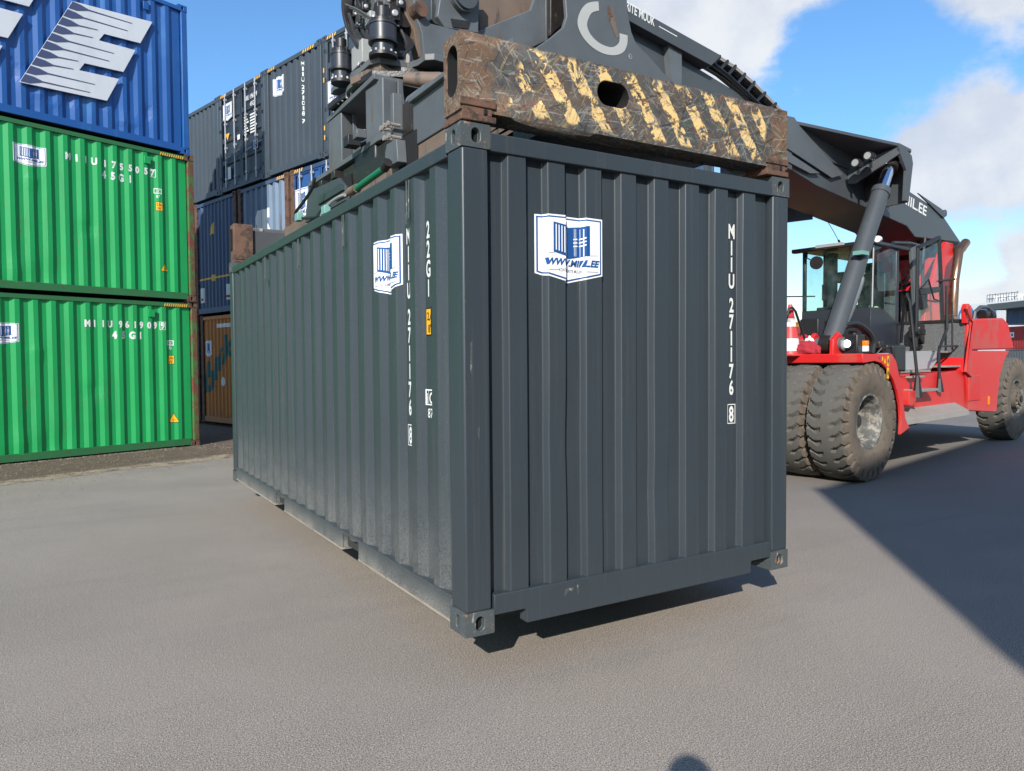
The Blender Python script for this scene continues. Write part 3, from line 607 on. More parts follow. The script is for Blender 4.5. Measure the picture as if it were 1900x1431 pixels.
def greenc(z, num, icn, label, sh, dz=0):
    def dn(s_, zz):
        d = 0
        for (a, b, r, k) in ((9.05, .35, .22, .02), (9.55, .3, .25, -.02), (10.2, 1.2, .15, -.018), (9.3, 1.9, .12, .012)): d += k * math.exp(-(((s_ - a) / r) ** 2 + ((zz - b) / r) ** 2))
        return d
    r, P, pr, _, _ = container('shipping_container', G0 - u21 * (LH - sh) + v21 * (0.0 if sh == 0 else -.03) + Vector((0, 0, z)), a21, LH, W0, HH, 'green', 'greenrail', 'greenrust', 'rust', label=label, group='green forty foot containers stacked on the left', dents=dn)
    b = [p[0] for p in pr]; dd = interp(pr)
    xs = lambda k: LH - k
    x0, x1, zt, x2, x3, z2, mark, lx, lz = num
    d = Decal(); t = mark[0]; n = len(t)
    for i, ch in enumerate(t): d.text(ch, xs(x0 + (x1 - x0) * (i + (.35 if i > 3 else 0)) / (n - .65)), zt, .115, 'offwhite', 1, wf=.8, bold=.05)
    for i, ch in enumerate('45G1'): d.text(ch, xs(x2 + (x3 - x2) * i / 3), z2, .125, 'offwhite', 1, wf=.8, bold=.05)
    q = xs(x1); 
    for a in ((q - .05, zt - .025, q + .05, zt - .017), (q - .05, zt + .122, q + .05, zt + .13), (q - .054, zt - .025, q - .046, zt + .13), (q + .046, zt - .025, q + .054, zt + .13)): d.rect(*a, 'offwhite', 1)
    d.build('serial_lettering', r, P, b, dd)
    ix, iz = icn[0]; d = Decal().rect(xs(ix + .07), iz - .045, xs(ix - .07), iz + .055, 'offwhite', 0).rect(xs(ix + .055), iz - .03, xs(ix + .02), iz + .04, 'green', 1).rect(xs(ix + .01), iz - .03, xs(ix - .055), iz + .04, 'green', 1)
    d.text('C', xs(ix - .022), iz - .025, .05, 'offwhite', 2).text(icn[1], xs(ix), iz - .125, .055, 'offwhite', 1, wf=.8); d.build('approval_mark', r, P, b, dd)
    yx, yz = icn[2]; height_plate(xs(yx), yz, .13, .17, '2,9m', "9'6''").build('height_plate', r, P, b, dd)
    tx, tz, ts = icn[3]; Decal().poly([(xs(tx) - ts, tz), (xs(tx) + ts, tz), (xs(tx), tz + ts * 2)], 'blackp', 0).poly([(xs(tx) - ts * .86, tz + ts * .12), (xs(tx) + ts * .86, tz + ts * .12), (xs(tx), tz + ts * 1.8)], 'yellow', 1).rect(xs(tx) - ts * .4, tz + ts * .5, xs(tx) + ts * .4, tz + ts * .58, 'blackp', 2).build('warning_triangle', r, P, b, dd)
    logo(xs(lx), lz, .50, .34).build('sticker', r, P, b, dd)
    hazard(xs(.68), xs(.20), HH - .115, .055, 11).build('hazard_tape', r, lambda s, z, d=0: P(s, z, d + .016))
    mb = MB(); mb.prism([P(xs(.98), 2.56, .0), P(xs(.86), 2.56, 0), P(xs(.86), 2.70, 0), P(xs(.98), 2.70, 0)], -v21 * 0 + Vector((0, -.03, 0)), 'green'); mb.build('ventilator', r, .004)
    return r
greenc(0, (2.07, .70, 2.345, 1.60, 1.12, 2.14, ['MIIU9619099'], 3.41, 2.19), ((.55, 2.065), '70', (.54, 1.74), (.51, .50, .10)), 'bright green container with rusty posts standing on the gravel under the other green one', 0)
greenc(2.90, (2.30, .80, 2.36, 1.70, 1.24, 2.15, ['MIIU1755057'], 2.90, 2.30), ((.72, 2.075), '87', (.70, 1.79), (.62, .55, .085)), 'bright green container with rust streaks between the blue one and the lower green one', -.03)
def dnb(s_, zz):
    d = 0
    for a in (9.2, 9.5, 9.75, 10.03, 10.3, 10.6, 10.9, 11.1, 11.4): d += .022 * math.exp(-(((s_ - a) / .09) ** 2 + ((zz - .55 - .2 * math.sin(a * 5)) / .12) ** 2)) * (1 if int(a * 10) % 2 else -1)
    return d
bl, Pb, prb, _, _ = container('shipping_container', G0 - u21 * (LH + .10) - v21 * .03 + Vector((0, 0, 5.80)), a21, LH, W0, HH, 'bluep', 'bluep', 'bluep', 'bluep', dents=dnb, label='bright blue container with big silver letters on top of the green ones')
# letter boards fixed to the side: E seen whole, the letter before it seen in part
def letterE(dx, cut=None):
    P3 = lambda k, z: (LH + .10 - k + dx - .10, z - 5.80)
    pts = [(2.111, 8.016), (.709, 8.146), (.946, 7.673), (1.592, 7.627), (1.689, 7.479), (1.041, 7.512), (1.27, 7.044), (1.94, 6.998), (2.034, 6.846), (1.352, 6.892), (1.574, 6.438), (2.969, 6.371)]
    pp = [P3(*p) for p in pts]; off = .02
    mb = MB(); mb.prism([Pb(x, z, off) for x, z in pp], (0, -.03, 0), 'letter_panel'); e = mb.build('letter_panel', bl, recalc=True)
    d = Decal(); A = Vector(P3(2.111, 8.016)); B = Vector(P3(2.969, 6.371))
    for i in range(10):
        a = A.lerp(B, i / 10 + .004); b = A.lerp(B, (i + 1) / 10 - .012); mdl = (a + b) / 2
        ln = .34; t = mdl + Vector((ln, .015))
        long = i in (0, 1, 4, 5, 8, 9) ; tl = mdl + Vector((1.06 if long else .62, .045))
        d.poly([a, a + Vector((.14, -.01)), mdl + Vector((.30, .012 + .012)), tl + Vector((0, .006)), tl - Vector((0, .006)), mdl + Vector((.30, .0)), b + Vector((.14, -.0)), b], 'letter_shade', 1)
    d.build('letter_motif', e, lambda s, z, q=0: Pb(s, z, off + .030 + q), eps=.002)
letterE(0); letterE(-1.85)
hb = [p[0] for p in prb]
mb = MB(); mb.prism([Pb(LH - .86, 2.55, 0), Pb(LH - .76, 2.55, 0), Pb(LH - .76, 2.70, 0), Pb(LH - .86, 2.70, 0)], (0, -.03, 0), 'bluep'); mb.build('ventilator', bl, .004)

# receding row
a15 = math.radians(15); u15 = Vector((math.cos(a15), math.sin(a15), 0)); v15 = Vector((-math.sin(a15), math.cos(a15), 0)); U0 = 6.2
def rowc(v, z, H, mw, mr, mp, mc, e0='wall', label='', du=0, group='containers in the tall row behind', L=12.192, ep=(.25, .11, .018, .040)):
    return container('shipping_container', u15 * (U0 + du) + v15 * v + Vector((0, 0, z)), a15, L, W0, H, mw, mr, mp, mc, e0=e0, label=label, group=group, endpar=ep)
r, _, _, Pe, pe = rowc(14.98, .08, 2.86, 'orange', 'orange', 'rust', 'rust', label='weathered orange container with green lettering on the ground at the gap in the row', ep=(.21, .06, .045, .035))
be = [p[0] for p in pe]; de = interp(pe)
logo(.42, 1.98, .42, .42).build('sticker', r, Pe, be, de)
d = Decal().text('Delmas', .25, .0, .44, 'greenpipe', 1, width=2.3, shear=.0, bold=.03); d.place(lambda x, y: (x, y + .75 + (x - .25) * .62)); 
M['greenpipe_t'] = paint('teal lettering', (.015, .10, .09), .6)
d.p = [(v_, f_, 'greenpipe_t', l_) for v_, f_, m_, l_ in d.p]
d.p = []
for ch, x, z, h in (('b', .40, .86, .75), ('i', .80, 1.18, .62), ('i', 1.05, 1.42, .6), ('l', 1.34, 1.6, .7), ('o', 1.72, 1.8, .55)): d.text(ch, x, z, h, 'greenpipe_t', 1, wf=1.15, shear=.25, bold=.05)
d.build('lettering', r, Pe, be, de)
d = Decal().rect(.95, 2.52, 1.75, 2.62, 'offwhite', 0); d.poly([(1.15, 1.05), (1.27, .98), (1.38, 1.12), (1.25, 1.24)], 'offwhite', 1); d.build('faded_marking', r, Pe, be, de)
r, _, _, Pe, pe = rowc(15.22, 2.98, 3.00, 'blue2', 'blue2', 'rust', 'rust', label='faded navy blue container with a yellow band, above the orange one', ep=(.21, .06, .045, .035))
be = [p[0] for p in pe]; de = interp(pe)
d = Decal().rect(.16, .92, 2.2, .97, 'yel_tape', 0).rect(.9, .86, 1.12, 1.03, 'yel_tape', 1).poly([(.85, 2.1), (1.1, 2.1), (1.1, 2.42)], 'yel_tape', 1).rect(.20, .32, .46, .72, 'offwhite', 0).rect(1.75, .32, 2.0, .72, 'offwhite', 0)
d.rect(.24, .38, .42, .44, 'cloth_red', 1).rect(1.79, .38, 1.96, .44, 'cloth_red', 1); d.build('markings', r, Pe, be, de)
r, _, _, Pe, pe = rowc(12.66, 2.98, 3.00, 'blue3', 'blue2', 'rust', 'rust', label='pale blue rust streaked container marked 45 in large white figures', ep=(.29, .10, .06, .05))
be = [p[0] for p in pe]; de = interp(pe)
Decal().text('45', 1.12, 1.45, .85, 'offwhite', 1, width=.95, bold=.05).build('size_figures', r, Pe, be, de)
hazard(1.95, 2.30, 2.90, .07, 4).build('hazard_tape', r, lambda s, z, d=0: Pe(s, z, d + .014))
r, _, _, Pe, pe = rowc(10.10, 2.98, 3.00, 'bluedoor', 'blue2', 'rust', 'rust', e0='bluedoor', label='blue container with doors and rusty posts beside the pale one marked 45')
Pd = lambda s, z, d=0: Pe(s, z, d + .0)
logo(.46, 2.18, .55, .72).build('sticker', r, Pd)
hazard(.18, .55, 2.91, .07, 4).build('hazard_tape', r, lambda s, z, d=0: Pe(s, z, d + .014))
r, _, _, Pe, pe = rowc(17.76, 2.98, 3.00, 'maroon', 'maroon', 'maroon', 'rust', label='maroon container almost hidden behind the green stack edge')
rowc(17.55, .08, 2.86, 'maroon', 'rust', 'rust', 'rust', label='rusty maroon container on the ground left of the orange one')
# upper row
gu = dict(group='dark grey containers along the top of the row')
r, _, _, Pe, pe = rowc(16.12, 6.02, 2.50, 'grey', 'grey', 'grey', 'grey', label='dark grey ribbed container end next to the blue stack, top of the row', **gu)
be = [p[0] for p in pe]; de = interp(pe)
logo(.18, 1.62, .5, .5).build('sticker', r, Pe, be, de)
column('MIIU 1234', 1.62, 2.2, .15, .11).build('serial_lettering', r, Pe, be, de) if False else None
r, _, _, Pe, pe = rowc(13.66, 6.02, 2.50, 'grey', 'grey', 'grey', 'grey', e0='greydoor', label='dark container with steel door bars, second from the left on top of the row', **gu)
logo(.52, 2.0, .5, .42).build('sticker', r, Pe)
d = Decal(); d.text('MIIU 196189', 1.78, 2.02, .11, 'offwhite', 2, width=.62).text('45G1', 1.86, 1.84, .11, 'offwhite', 2, width=.25)
for i in range(7):
    zz = 1.62 - i * .07; d.rect(1.42, zz, 1.55 + .05 * (i % 3), zz + .035, 'offwhite', 2); d.rect(1.72, zz, 1.98 + .04 * ((i * 2) % 3), zz + .035, 'offwhite', 2)
d.poly([(.42, 1.45), (.62, 1.45), (.52, 1.28)], 'yellow', 2).rect(.82, 1.38, .93, 1.58, 'logo_blue', 2).rect(1.88, .78, 2.08, 1.0, 'white', 2).rect(1.91, .81, 2.05, .97, 'logo_blue', 3).rect(1.05, 1.18, 1.18, 1.30, 'offwhite', 2).rect(.5, .3, .66, .6, 'offwhite', 2)
d.build('door_markings', r, Pe, eps=.004)
hazard(.16, .5, 2.40, .06, 4).build('hazard_tape', r, lambda s, z, d=0: Pe(s, z, d + .014)); hazard(1.95, 2.28, 2.40, .06, 4).build('hazard_tape', r, lambda s, z, d=0: Pe(s, z, d + .014))
r, _, _, Pe, pe = rowc(11.20, 6.02, 2.50, 'grey', 'grey', 'grey', 'grey', label='dark grey ribbed container end with a white sticker and a vertical serial number', **gu)
be = [p[0] for p in pe]; de = interp(pe)
logo(.62, 1.98, .5, .42).build('sticker', r, Pe, be, de); column('MIIU 271018 7', 1.66, 2.25, .115, .085, wf=.7).build('serial_lettering', r, Pe, be, de)
hazard(.16, .5, 2.40, .06, 4).build('hazard_tape', r, lambda s, z, d=0: Pe(s, z, d + .014)); hazard(1.7, 2.2, 2.40, .06, 5).build('hazard_tape', r, lambda s, z, d=0: Pe(s, z, d + .014))
r, _, _, Pe, pe = rowc(8.70, 6.02, 2.50, 'grey', 'grey', 'grey', 'grey', e0='grey', label='dark grey container doors behind the lifting head, right end of the top row', **gu)
logo(.42, 1.28, .50, .5).build('sticker', r, Pe); hazard(.18, .55, 2.40, .06, 4).build('hazard_tape', r, lambda s, z, d=0: Pe(s, z, d + .014))
d = Decal()
for z in (1.75, 1.55, .55, .35): d.rect(.03, z, .07, z + .10, 'yel_tape', 1)
d.build('reflector_marks', r, lambda s, z, d=0: Pe(s, z, d + .014))

exec_truck = True
# ------------------------------------------------------------------ reach stacker (local x to its rear, y away from the viewer, z up)
TA = math.radians(8.5); TO = Vector((7.22, 4.74, 0)); tex = Vector((math.cos(TA), math.sin(TA), 0)); tey = Vector((-math.sin(TA), math.cos(TA), 0))
T = empty('reach_stacker', TO, TA, label='big red and dark grey reach stacker gripping the container with its boom', cat='reach stacker')
T2W = Matrix.Translation(TO) @ Matrix.Rotation(TA, 4, 'Z'); W2T = T2W.inverted()
def side(px, py, yl):
    r = ray(px, py); o = TO + tey * yl; t = (o - CAM).dot(tey) / r.dot(tey); p = W2T @ (CAM + r * t); return (p.x, p.z)
def sides(pts, yl): return [side(x, y, yl) for x, y in pts]
def front(px, py, xl):
    r = ray(px, py); o = TO + tex * xl; t = (o - CAM).dot(tex) / r.dot(tex); p = W2T @ (CAM + r * t); return (p.y, p.z)
def tyre_mesh(R=.81, w=.52, N=30, seed=0):
    half = w / 2; prof = [(-half * .80, .345, 0), (-half * .93, .40, 0), (-half * 1.03, .50, 0), (-half * 1.05, .60, 0), (-half * 1.02, .655, 0), (-half * 1.0, .685, 1)]
    k = R / .81; prof += [(-half * .985, .72, 1), (-half * .96, .765, 1)]
    nt_ = 14
    tread = [(-half * .90 + i * (half * 1.8) / nt_, .795 + .015 * math.cos((i / nt_ - .5) * PI), 2) for i in range(nt_ + 1)]
    full = prof + tread + [(-a, b, c) for a, b, c in prof[::-1]]
    mb = MB(); S = N * 8; n = len(full); vs = []
    for j in range(S):
        t = 2 * PI * j / S
        for (y, r, kd) in full:
            rr = r * k; yy = y
            if kd:
                ay = abs(y); ph = (j / 8 + (.5 if y > 0 else 0)) % 1
                slant = .16 * math.sin(ay * 26 + .5) if kd == 2 else 0
                ph = (ph + slant) % 1
                if ph < .20 and ay > (.055 if y > 0 else .075):
                    if kd == 2: rr -= .038
                    else: rr -= .014; yy -= math.copysign(.030, y)
            tt = t + (.05 * math.sin(abs(y) * 22) if kd == 2 else 0)
            vs.append((rr * math.cos(tt), yy, rr * math.sin(tt)))
    fs = []; 
    tr = [i for i in range(n - 1) if full[i][2] == 2 and full[i + 1][2] == 2]
    f1 = []; f2 = []
    for j in range(S):
        for i in range(n - 1):
            q = (j * n + i, j * n + i + 1, ((j + 1) % S) * n + i + 1, ((j + 1) % S) * n + i)
            (f1 if i in tr else f2).append(q)
    mb.add(vs, f1, 'tread'); mb.add(vs, f2, 'tyre'); return mb
def rim_mesh(R, sgn, kind):
    """sgn -1: dish opens to -y"""
    mb = MB(); r0 = .355 * R / .81; y = sgn * .22
    mb.cyl((0, y - sgn * .01, 0), (0, y + sgn * .012, 0), r0 + .035, 'rim', n=40, caps=False)
    n = 40
    def ring(ya, ra, yb, rb, m, sm=True):
        vs = [(ra * math.cos(2 * PI * i / n), ya, ra * math.sin(2 * PI * i / n)) for i in range(n)] + [(rb * math.cos(2 * PI * i / n), yb, rb * math.sin(2 * PI * i / n)) for i in range(n)]
        mb.add(vs, [(i, (i + 1) % n, n + (i + 1) % n, n + i) for i in range(n)], m, sm)
    if kind == 'deep':
        ring(y + sgn * .012, r0 + .035, y + sgn * .012, r0, 'rim'); ring(y + sgn * .012, r0, y - sgn * .03, r0 - .03, 'rim'); ring(y - sgn * .03, r0 - .03, y - sgn * .26, r0 - .06, 'rim')
        ring(y - sgn * .26, r0 - .06, y - sgn * .28, .10, 'rim'); mb.cyl((0, y - sgn * .28, 0), (0, y - sgn * .20, 0), .14, 'rim'); mb.cyl((0, y - sgn * .28, 0), (0, y - sgn * .14, 0), .09, 'grease')
        for i in range(14):
            t = 2 * PI * i / 14; mb.cyl((.21 * math.cos(t), y - sgn * .28, .21 * math.sin(t)), (.21 * math.cos(t), y - sgn * .245, .21 * math.sin(t)), .018, 'rim', n=6)
    else:
        ring(y + sgn * .012, r0 + .035, y + sgn * .012, r0, 'rim'); ring(y + sgn * .012, r0, y - sgn * .06, r0 - .03, 'rim'); ring(y - sgn * .06, r0 - .03, y - sgn * .05, .20, 'tyre')
        mb.cyl((0, y - sgn * .05, 0), (0, y + sgn * .05, 0), .21, 'tyre', n=32); mb.cyl((0, y, 0), (0, y + sgn * .085, 0), .12, 'tyre', n=24); mb.cyl((0, y, 0), (0, y + sgn * .11, 0), .06, 'grease', n=16)
        for i in range(12):
            t = 2 * PI * i / 12; mb.cyl((.165 * math.cos(t), y + sgn * .04, .165 * math.sin(t)), (.165 * math.cos(t), y + sgn * .075, .165 * math.sin(t)), .02, 'rim', n=6)
    return mb
def wheel(x, y, R, sgn, kind, rot, tm=[None]):
    rim = rim_mesh(R, sgn, kind).build('wheel', T); rim.location = (x, y, R)
    if tm[0] is None:
        t = tyre_mesh().build('tyre', rim); tm[0] = t
    else: t = tm[0].copy(); C.objects.link(t); t.parent = rim
    t.rotation_euler = (0, rot, 0); t.scale = (R / .81, 1, R / .81); return rim
for y, sg, k in ((-1.80, -1, 'deep'), (-1.21, -1, 'deep'), (1.80, 1, 'deep'), (1.21, 1, 'deep')): wheel(0, y, .81, sg, k, y * 3)
RX, RZ = side(1887, 733, -1.62)
rw = wheel(RX, -1.38, .83, -1, 'hub', .3); wheel(RX, 1.38, .83, 1, 'hub', .8)
# chassis and axles
mb = MB(); mb.box((-.8, -.75, .55), (RX + 1.1, .75, 1.15), 'black').box((-.35, -1.0, .55), (.35, 1.0, 1.05), 'black').box((RX - .3, -1.0, .6), (RX + .3, 1.0, 1.0), 'black'); mb.cyl((0, -1.7, .81), (0, 1.7, .81), .2, 'black').cyl((RX, -1.2, .83), (RX, 1.2, .83), .16, 'black')
mb.box((1.2, -1.2, .50), (3.6, 1.2, .72), 'black').box((2.2, -1.35, .42), (2.9, -.6, .60), 'black'); mb.build('chassis', T, .01)
# front deck and mudguards, both sides
for sg in (-1, 1):
    mb = MB(); y0, y1 = sorted((sg * 2.07, sg * 2.03)); arc = [(.885 * math.sin(a), .82 + .885 * math.cos(a)) for a in [math.radians(d) for d in range(0, 96, 8)]]
    outer = [(-.27, 1.70)] + [(-.27, 1.575)] + [(-.10, 1.66 - .0)] + [(x, max(z, .0)) for x, z in arc[1:]] + [(.93, .60), (1.20, .60), (1.05, .78), (.92, 1.05), (.80, 1.38), (.66, 1.62), (.55, 1.70)]
    outer = [(-.27, 1.72), (-.27, 1.60), (.05, 1.625)] + [(x, z - .06) for x, z in [(.25, 1.655), (.45, 1.56), (.62, 1.42), (.75, 1.25), (.84, 1.05), (.875, .85)]] + [(.86, .58), (1.16, .66), (1.02, .80), (.94, 1.05), (.84, 1.35), (.70, 1.62), (.56, 1.72)]
    mb.xz(outer, y0, y1, 'red'); mb.build('mudguard_side', T, .006)
    mb = MB(); ya, yb = sorted((sg * 2.03, sg * .80)); mb.xz([(-.27, 1.68), (.55, 1.70), (.70, 1.60), (.84, 1.33), (.94, 1.05), (1.02, .8), (.98, .8), (.90, 1.05), (.80, 1.32), (.67, 1.57), (.53, 1.665), (-.27, 1.64)], ya, yb, 'red'); mb.build('mudguard', T)
mb = MB(); mb.box((-.30, -2.07, 1.605), (-.26, 2.07, 1.725), 'red').box((-.26, -.80, 1.66), (.8, .80, 1.70), 'reddust'); mb.box((-.28, -1.0, 1.0), (-.18, 1.0, 1.60), 'black'); mb.build('front_deck', T, .008)
mb = MB(); mb.box((-.2, -.98, 1.36), (-.12, -.2, 1.50), 'red'); mb.build('cross_plate', T)
# body side
for sg in (-1, 1):
    Y = lambda a, b: sorted((sg * a, sg * b))
    mb = MB(); y0, y1 = Y(1.82, 1.25)
    mb.xz([(.98, .70), (.98, 1.38), (3.30, 1.42), (3.30, .72)], y0, y1, 'red'); mb.build('side_body', T, .01)
    mb = MB(); y0, y1 = Y(1.72, 1.25); mb.xz([(3.30, .74), (3.30, 1.42), (4.20, 1.45), (4.20, .72)], y0, y1, 'red'); mb.build('recess_panel', T, .008)
# step tread along the bottom
mb = MB(); mb.prism([(1.16, -2.05, .70), (1.16, -2.03, .78), (1.16, -1.82, .90), (1.16, -1.82, .70)], (2.35, 0, .02), 'galv'); mb.build('running_board', T, .004)
# access steps
mb = MB(); mb.box((1.55, -2.02, 1.155), (2.30, -1.80, 1.195), 'galv'); mb.box((1.60, -1.90, 1.36), (2.1, -1.78, 1.39), 'galv'); mb.build('step', T, .004)
mb = MB(); mb.prism([(1.30, -2.0, 1.18), (1.30, -2.0, .98), (1.40, -2.0, .95), (1.75, -2.0, 1.155), (1.75, -2.0, 1.18)], (0, .22, 0), 'red'); mb.build('step_bracket', T, .006)
mb = MB(); mb.box((1.10, -1.85, 1.44), (2.45, -1.55, 1.48), 'galv'); mb.build('step', T, .004)
mb = MB(); mb.box((.98, -1.83, 1.385), (1.75, -1.62, 1.44), 'red'); mb.build('ledge', T, .004)
a = side(1680, 655, -1.55); b = side(1738, 684, -1.55); mb = MB(); mb.xz([(a[0] - .1, b[1] - .02), (a[0] - .1, a[1]), (b[0], a[1] + .02), (b[0], b[1] + .12), (b[0] - .2, b[1])], -1.55, -1.15, 'alu'); mb.build('tool_box', T, .006)
# handrails
def rail(pts, r=.022, m='black', name='handrail'):
    MB().tube(pts, r, m, 8).build(name, T)
xa, za = side(1702, 735, -2.0); xb, zb = side(1684, 548, -1.85); 
rail([(xa, -2.0, za), (xa + .0, -2.0, za + .25), (side(1698, 660, -1.98)[0], -1.98, side(1698, 660, -1.98)[1]), (side(1688, 560, -1.9)[0], -1.9, side(1688, 560, -1.9)[1]), (side(1683, 546, -1.88)[0], -1.88, side(1683, 546, -1.88)[1]), (side(1678, 560, -1.8)[0], -1.8, side(1678, 560, -1.8)[1]), (side(1672, 636, -1.7)[0], -1.7, side(1672, 636, -1.7)[1])], .024)
c = [side(1743, 725, -1.85), side(1742, 650, -1.85), side(1757, 610, -1.85), side(1757, 560, -1.85), side(1757, 530, -1.85)]
rail([(p[0], -1.85, p[1]) for p in c], .024)
MB().cyl((xa, -2.0, za - .02), (xa, -2.0, za + .30), .075, 'black', .03, n=8).build('rail_boot', T); MB().cyl((c[0][0], -1.85, c[0][1] - .02), (c[0][0], -1.85, c[0][1] + .22), .07, 'black', .03, n=8).build('rail_boot', T)
rail([(side(1742, 643, -1.85)[0], -1.85, side(1742, 643, -1.85)[1]), (side(1778, 642, -1.6)[0], -1.6, side(1778, 642, -1.6)[1])], .015)
rail([(side(1767, 650, -1.6)[0], -1.6, side(1767, 650, -1.6)[1]), (side(1767, 560, -1.6)[0], -1.6, side(1767, 560, -1.6)[1])], .015)
# mirror by the mudguard
mx = [side(1657, 641, -1.98), side(1680, 640, -1.98), side(1680, 690, -1.98), (side(1660, 688, -1.98))]
mb = MB(); mb.xz([mx[0], mx[1], mx[2], mx[3]], -1.99, -1.93, 'black'); o = mb.build('mirror', T, .025, seg=4); MB().tube([(mx[0][0], -1.95, mx[0][1] - .03), (.62, -1.9, 1.80), (.58, -1.85, 1.72)], .014, 'black').build('mirror_arm', o)
# counterweight and rear mudguard
def pl(name, pts, yl, dep, m, bev=.01): 
    mb = MB(); mb.xz(sides(pts, yl), yl, yl + dep, m); return mb.build(name, T, bev, seg=3)
cw = pl('counterweight', [(1799, 592), (1862, 590), (1871, 600), (1882, 648), (1797, 650)], -1.75, .75, 'reddust', .03)
pl('rear_body', [(1797, 651), (1873, 651), (1864, 668), (1855, 700), (1849, 765), (1797, 762), (1792, 700), (1788, 690)], -1.75, .75, 'red', .012)
for nm_, pp_, mm_ in (('counterweight', [(1799, 592), (1862, 590), (1871, 600), (1882, 648), (1797, 650)], 'reddust'), ('rear_body', [(1797, 651), (1873, 651), (1864, 668), (1855, 700), (1849, 765), (1797, 762)], 'red')):
    mb = MB(); mb.xz(sides(pp_, -1.75), 1.0, 1.75, mm_); mb.build(nm_, T, .02)
a_, b_ = side(1797, 698, -1.755), side(1818, 742, -1.755)
MB().box((a_[0], -1.765, b_[1]), (b_[0], -1.75, a_[1]), 'reddust').build('hatch', T, .004)
a_ = side(1834, 745, -1.755); MB().box((a_[0] - .03, -1.77, a_[1] - .06), (a_[0] + .03, -1.75, a_[1] + .09), 'amber').build('side_marker', T, .004)
mb = MB(); mb.xz(sides([(1788, 690), (1800, 600), (1790, 573), (1792, 566), (1798, 568), (1799, 600), (1799, 700)], -1.76), -1.80, -1.76, 'reddust'); mb.build('fin_plate', T, .004)
mb = MB(); q = sides([(1786, 600), (1785, 572), (1788, 564), (1794, 564), (1797, 572), (1797, 600)], -1.7); mb.xz(q, -1.74, -1.68, 'red'); mb.build('stake', T, .006)
# hoop behind the counterweight
hp = [side(1807, 594, -.9), side(1808, 580, -.9), side(1819, 570, -.9), side(1832, 570, -.9), side(1845, 582, -.9), side(1845, 594, -.9)]
MB().tube([(p[0], -.9, p[1]) for p in hp], .04, 'steel', 8).build('guard_hoop', T)
q = side(1823, 585, -.92); MB().cyl((q[0] - .06, -.92, q[1]), (q[0] + .06, -.95, q[1]), .11, 'grease').build('work_lamp', T)
q = side(1838, 587, -.92); MB().cyl((q[0] - .05, -.92, q[1]), (q[0] + .05, -.95, q[1]), .08, 'black').build('work_lamp', T)
# mesh screen, engine hood
mb = MB(); mb.box((4.22, -1.70, 1.45), (4.25, -.55, 2.32), 'mesh').box((4.20, -1.72, 2.28), (4.27, -.53, 2.33), 'black'); mb.build('mesh_screen', T)
mb = MB(); mb.box((3.55, -1.68, 1.50), (4.15, -1.0, 1.53), 'galv').box((3.4, -1.5, 1.75), (4.2, -1.0, 1.78), 'galv'); mb.build('catwalk', T)
mb = MB(); mb.box((4.3, -.98, 1.15), (RX - .2, .98, 2.1), 'black'); mb.build('engine_cover', T, .02)
mb = MB(); mb.box((.98, -1.25, 1.15), (5.6, 1.25, 1.55), 'red').box((3.0, -1.0, 1.55), (5.2, -.66, 1.75), 'black'); mb.build('deck_plate', T, .01)
# tower that carries the boom
tw = sides([(1752, 449), (1776, 456), (1771, 560), (1768, 640), (1706, 640), (1716, 560), (1741, 470)], -.62)
for y in (-.66, .58):
    mb = MB(); mb.xz(tw, y, y + .08, 'red'); mb.build('tower_plate', T, .012)
mb = MB(); mb.xz(sides([(1765, 470), (1775, 470), (1768, 600), (1758, 600)], -.6), -.58, .58, 'red'); mb.build('tower_web', T)
q = side(1772, 462, -.66); MB().cyl((q[0], -.75, q[1]), (q[0], .7, q[1]), .13, 'grease').build('pivot_pin', T)
# exhaust
ex = [side(1764, 596, -1.0), side(1768, 592, -1.0), side(1768, 575, -1.0), side(1771, 520, -1.0), side(1779, 468, -1.0), side(1783, 463, -1.0), side(1792, 450, -1.0)]
MB().tube([(p[0], -1.0, p[1]) for p in ex], .085, 'bronze', 14).build('exhaust_pipe', T)
q = side(1766, 590, -1.0); MB().cyl((q[0] - .2, -1.0, q[1] - .06), (q[0] + .12, -1.0, q[1] - .06), .12, 'bronze').build('silencer', T)
MB().tube([(side(1742, 522, -1.02)[0], -1.02, side(1742, 522, -1.02)[1]), (side(1772, 518, -1.1)[0], -1.1, side(1772, 518, -1.1)[1])], .02, 'black').build('exhaust_bracket', T)
# ---------------- cab
cx0, cx1, cy0, cy1 = 3.08, 4.92, -.64, .64; zg, zt_ = 2.55, 3.66
mb = MB()
mb.prism([(cx0, cy0, 1.93), (cx0 - .06, cy0, 2.2), (cx0 - .04, cy0, zg), (3.35, cy0, 2.56), (3.75, cy0, 2.45), (4.10, cy0, 2.28), (4.40, cy0, 2.24), (4.42, cy0, 1.86), (3.3, cy0, 1.86)], (0, .05, 0), 'cabpaint')
mb.prism([(cx0, cy1, 1.93), (cx0 - .06, cy1, 2.2), (cx0 - .04, cy1, zg), (cx1, cy1, zg), (cx1, cy1, 1.88)], (0, -.05, 0), 'cabpaint')
mb.prism([(cx0, cy0 + .05, 1.90), (cx0 - .06, cy0 + .05, 2.2), (cx0 - .04, cy0 + .05, zg), (cx0 + .04, cy0 + .05, zg), (cx0 + .04, cy0 + .05, 1.9)], (0, 1.18, 0), 'cabpaint')
mb.box((cx0 + .04, cy0 + .05, 1.84), (cx1, cy1 - .05, 1.92), 'cabpaint').box((cx1 - .05, cy0 + .05, 1.92), (cx1, cy1 - .05, 2.65), 'cabpaint'); mb.box((2.95, -.72, 1.66), (cx1 + .1, .72, 1.84), 'black')
cab = mb.build('cab', T, .012)
mb = MB()
for k in range(3): mb.box((cx0 - .075, -.15, 2.33 - k * .045), (cx0 - .05, .18, 2.345 - k * .045), 'black')
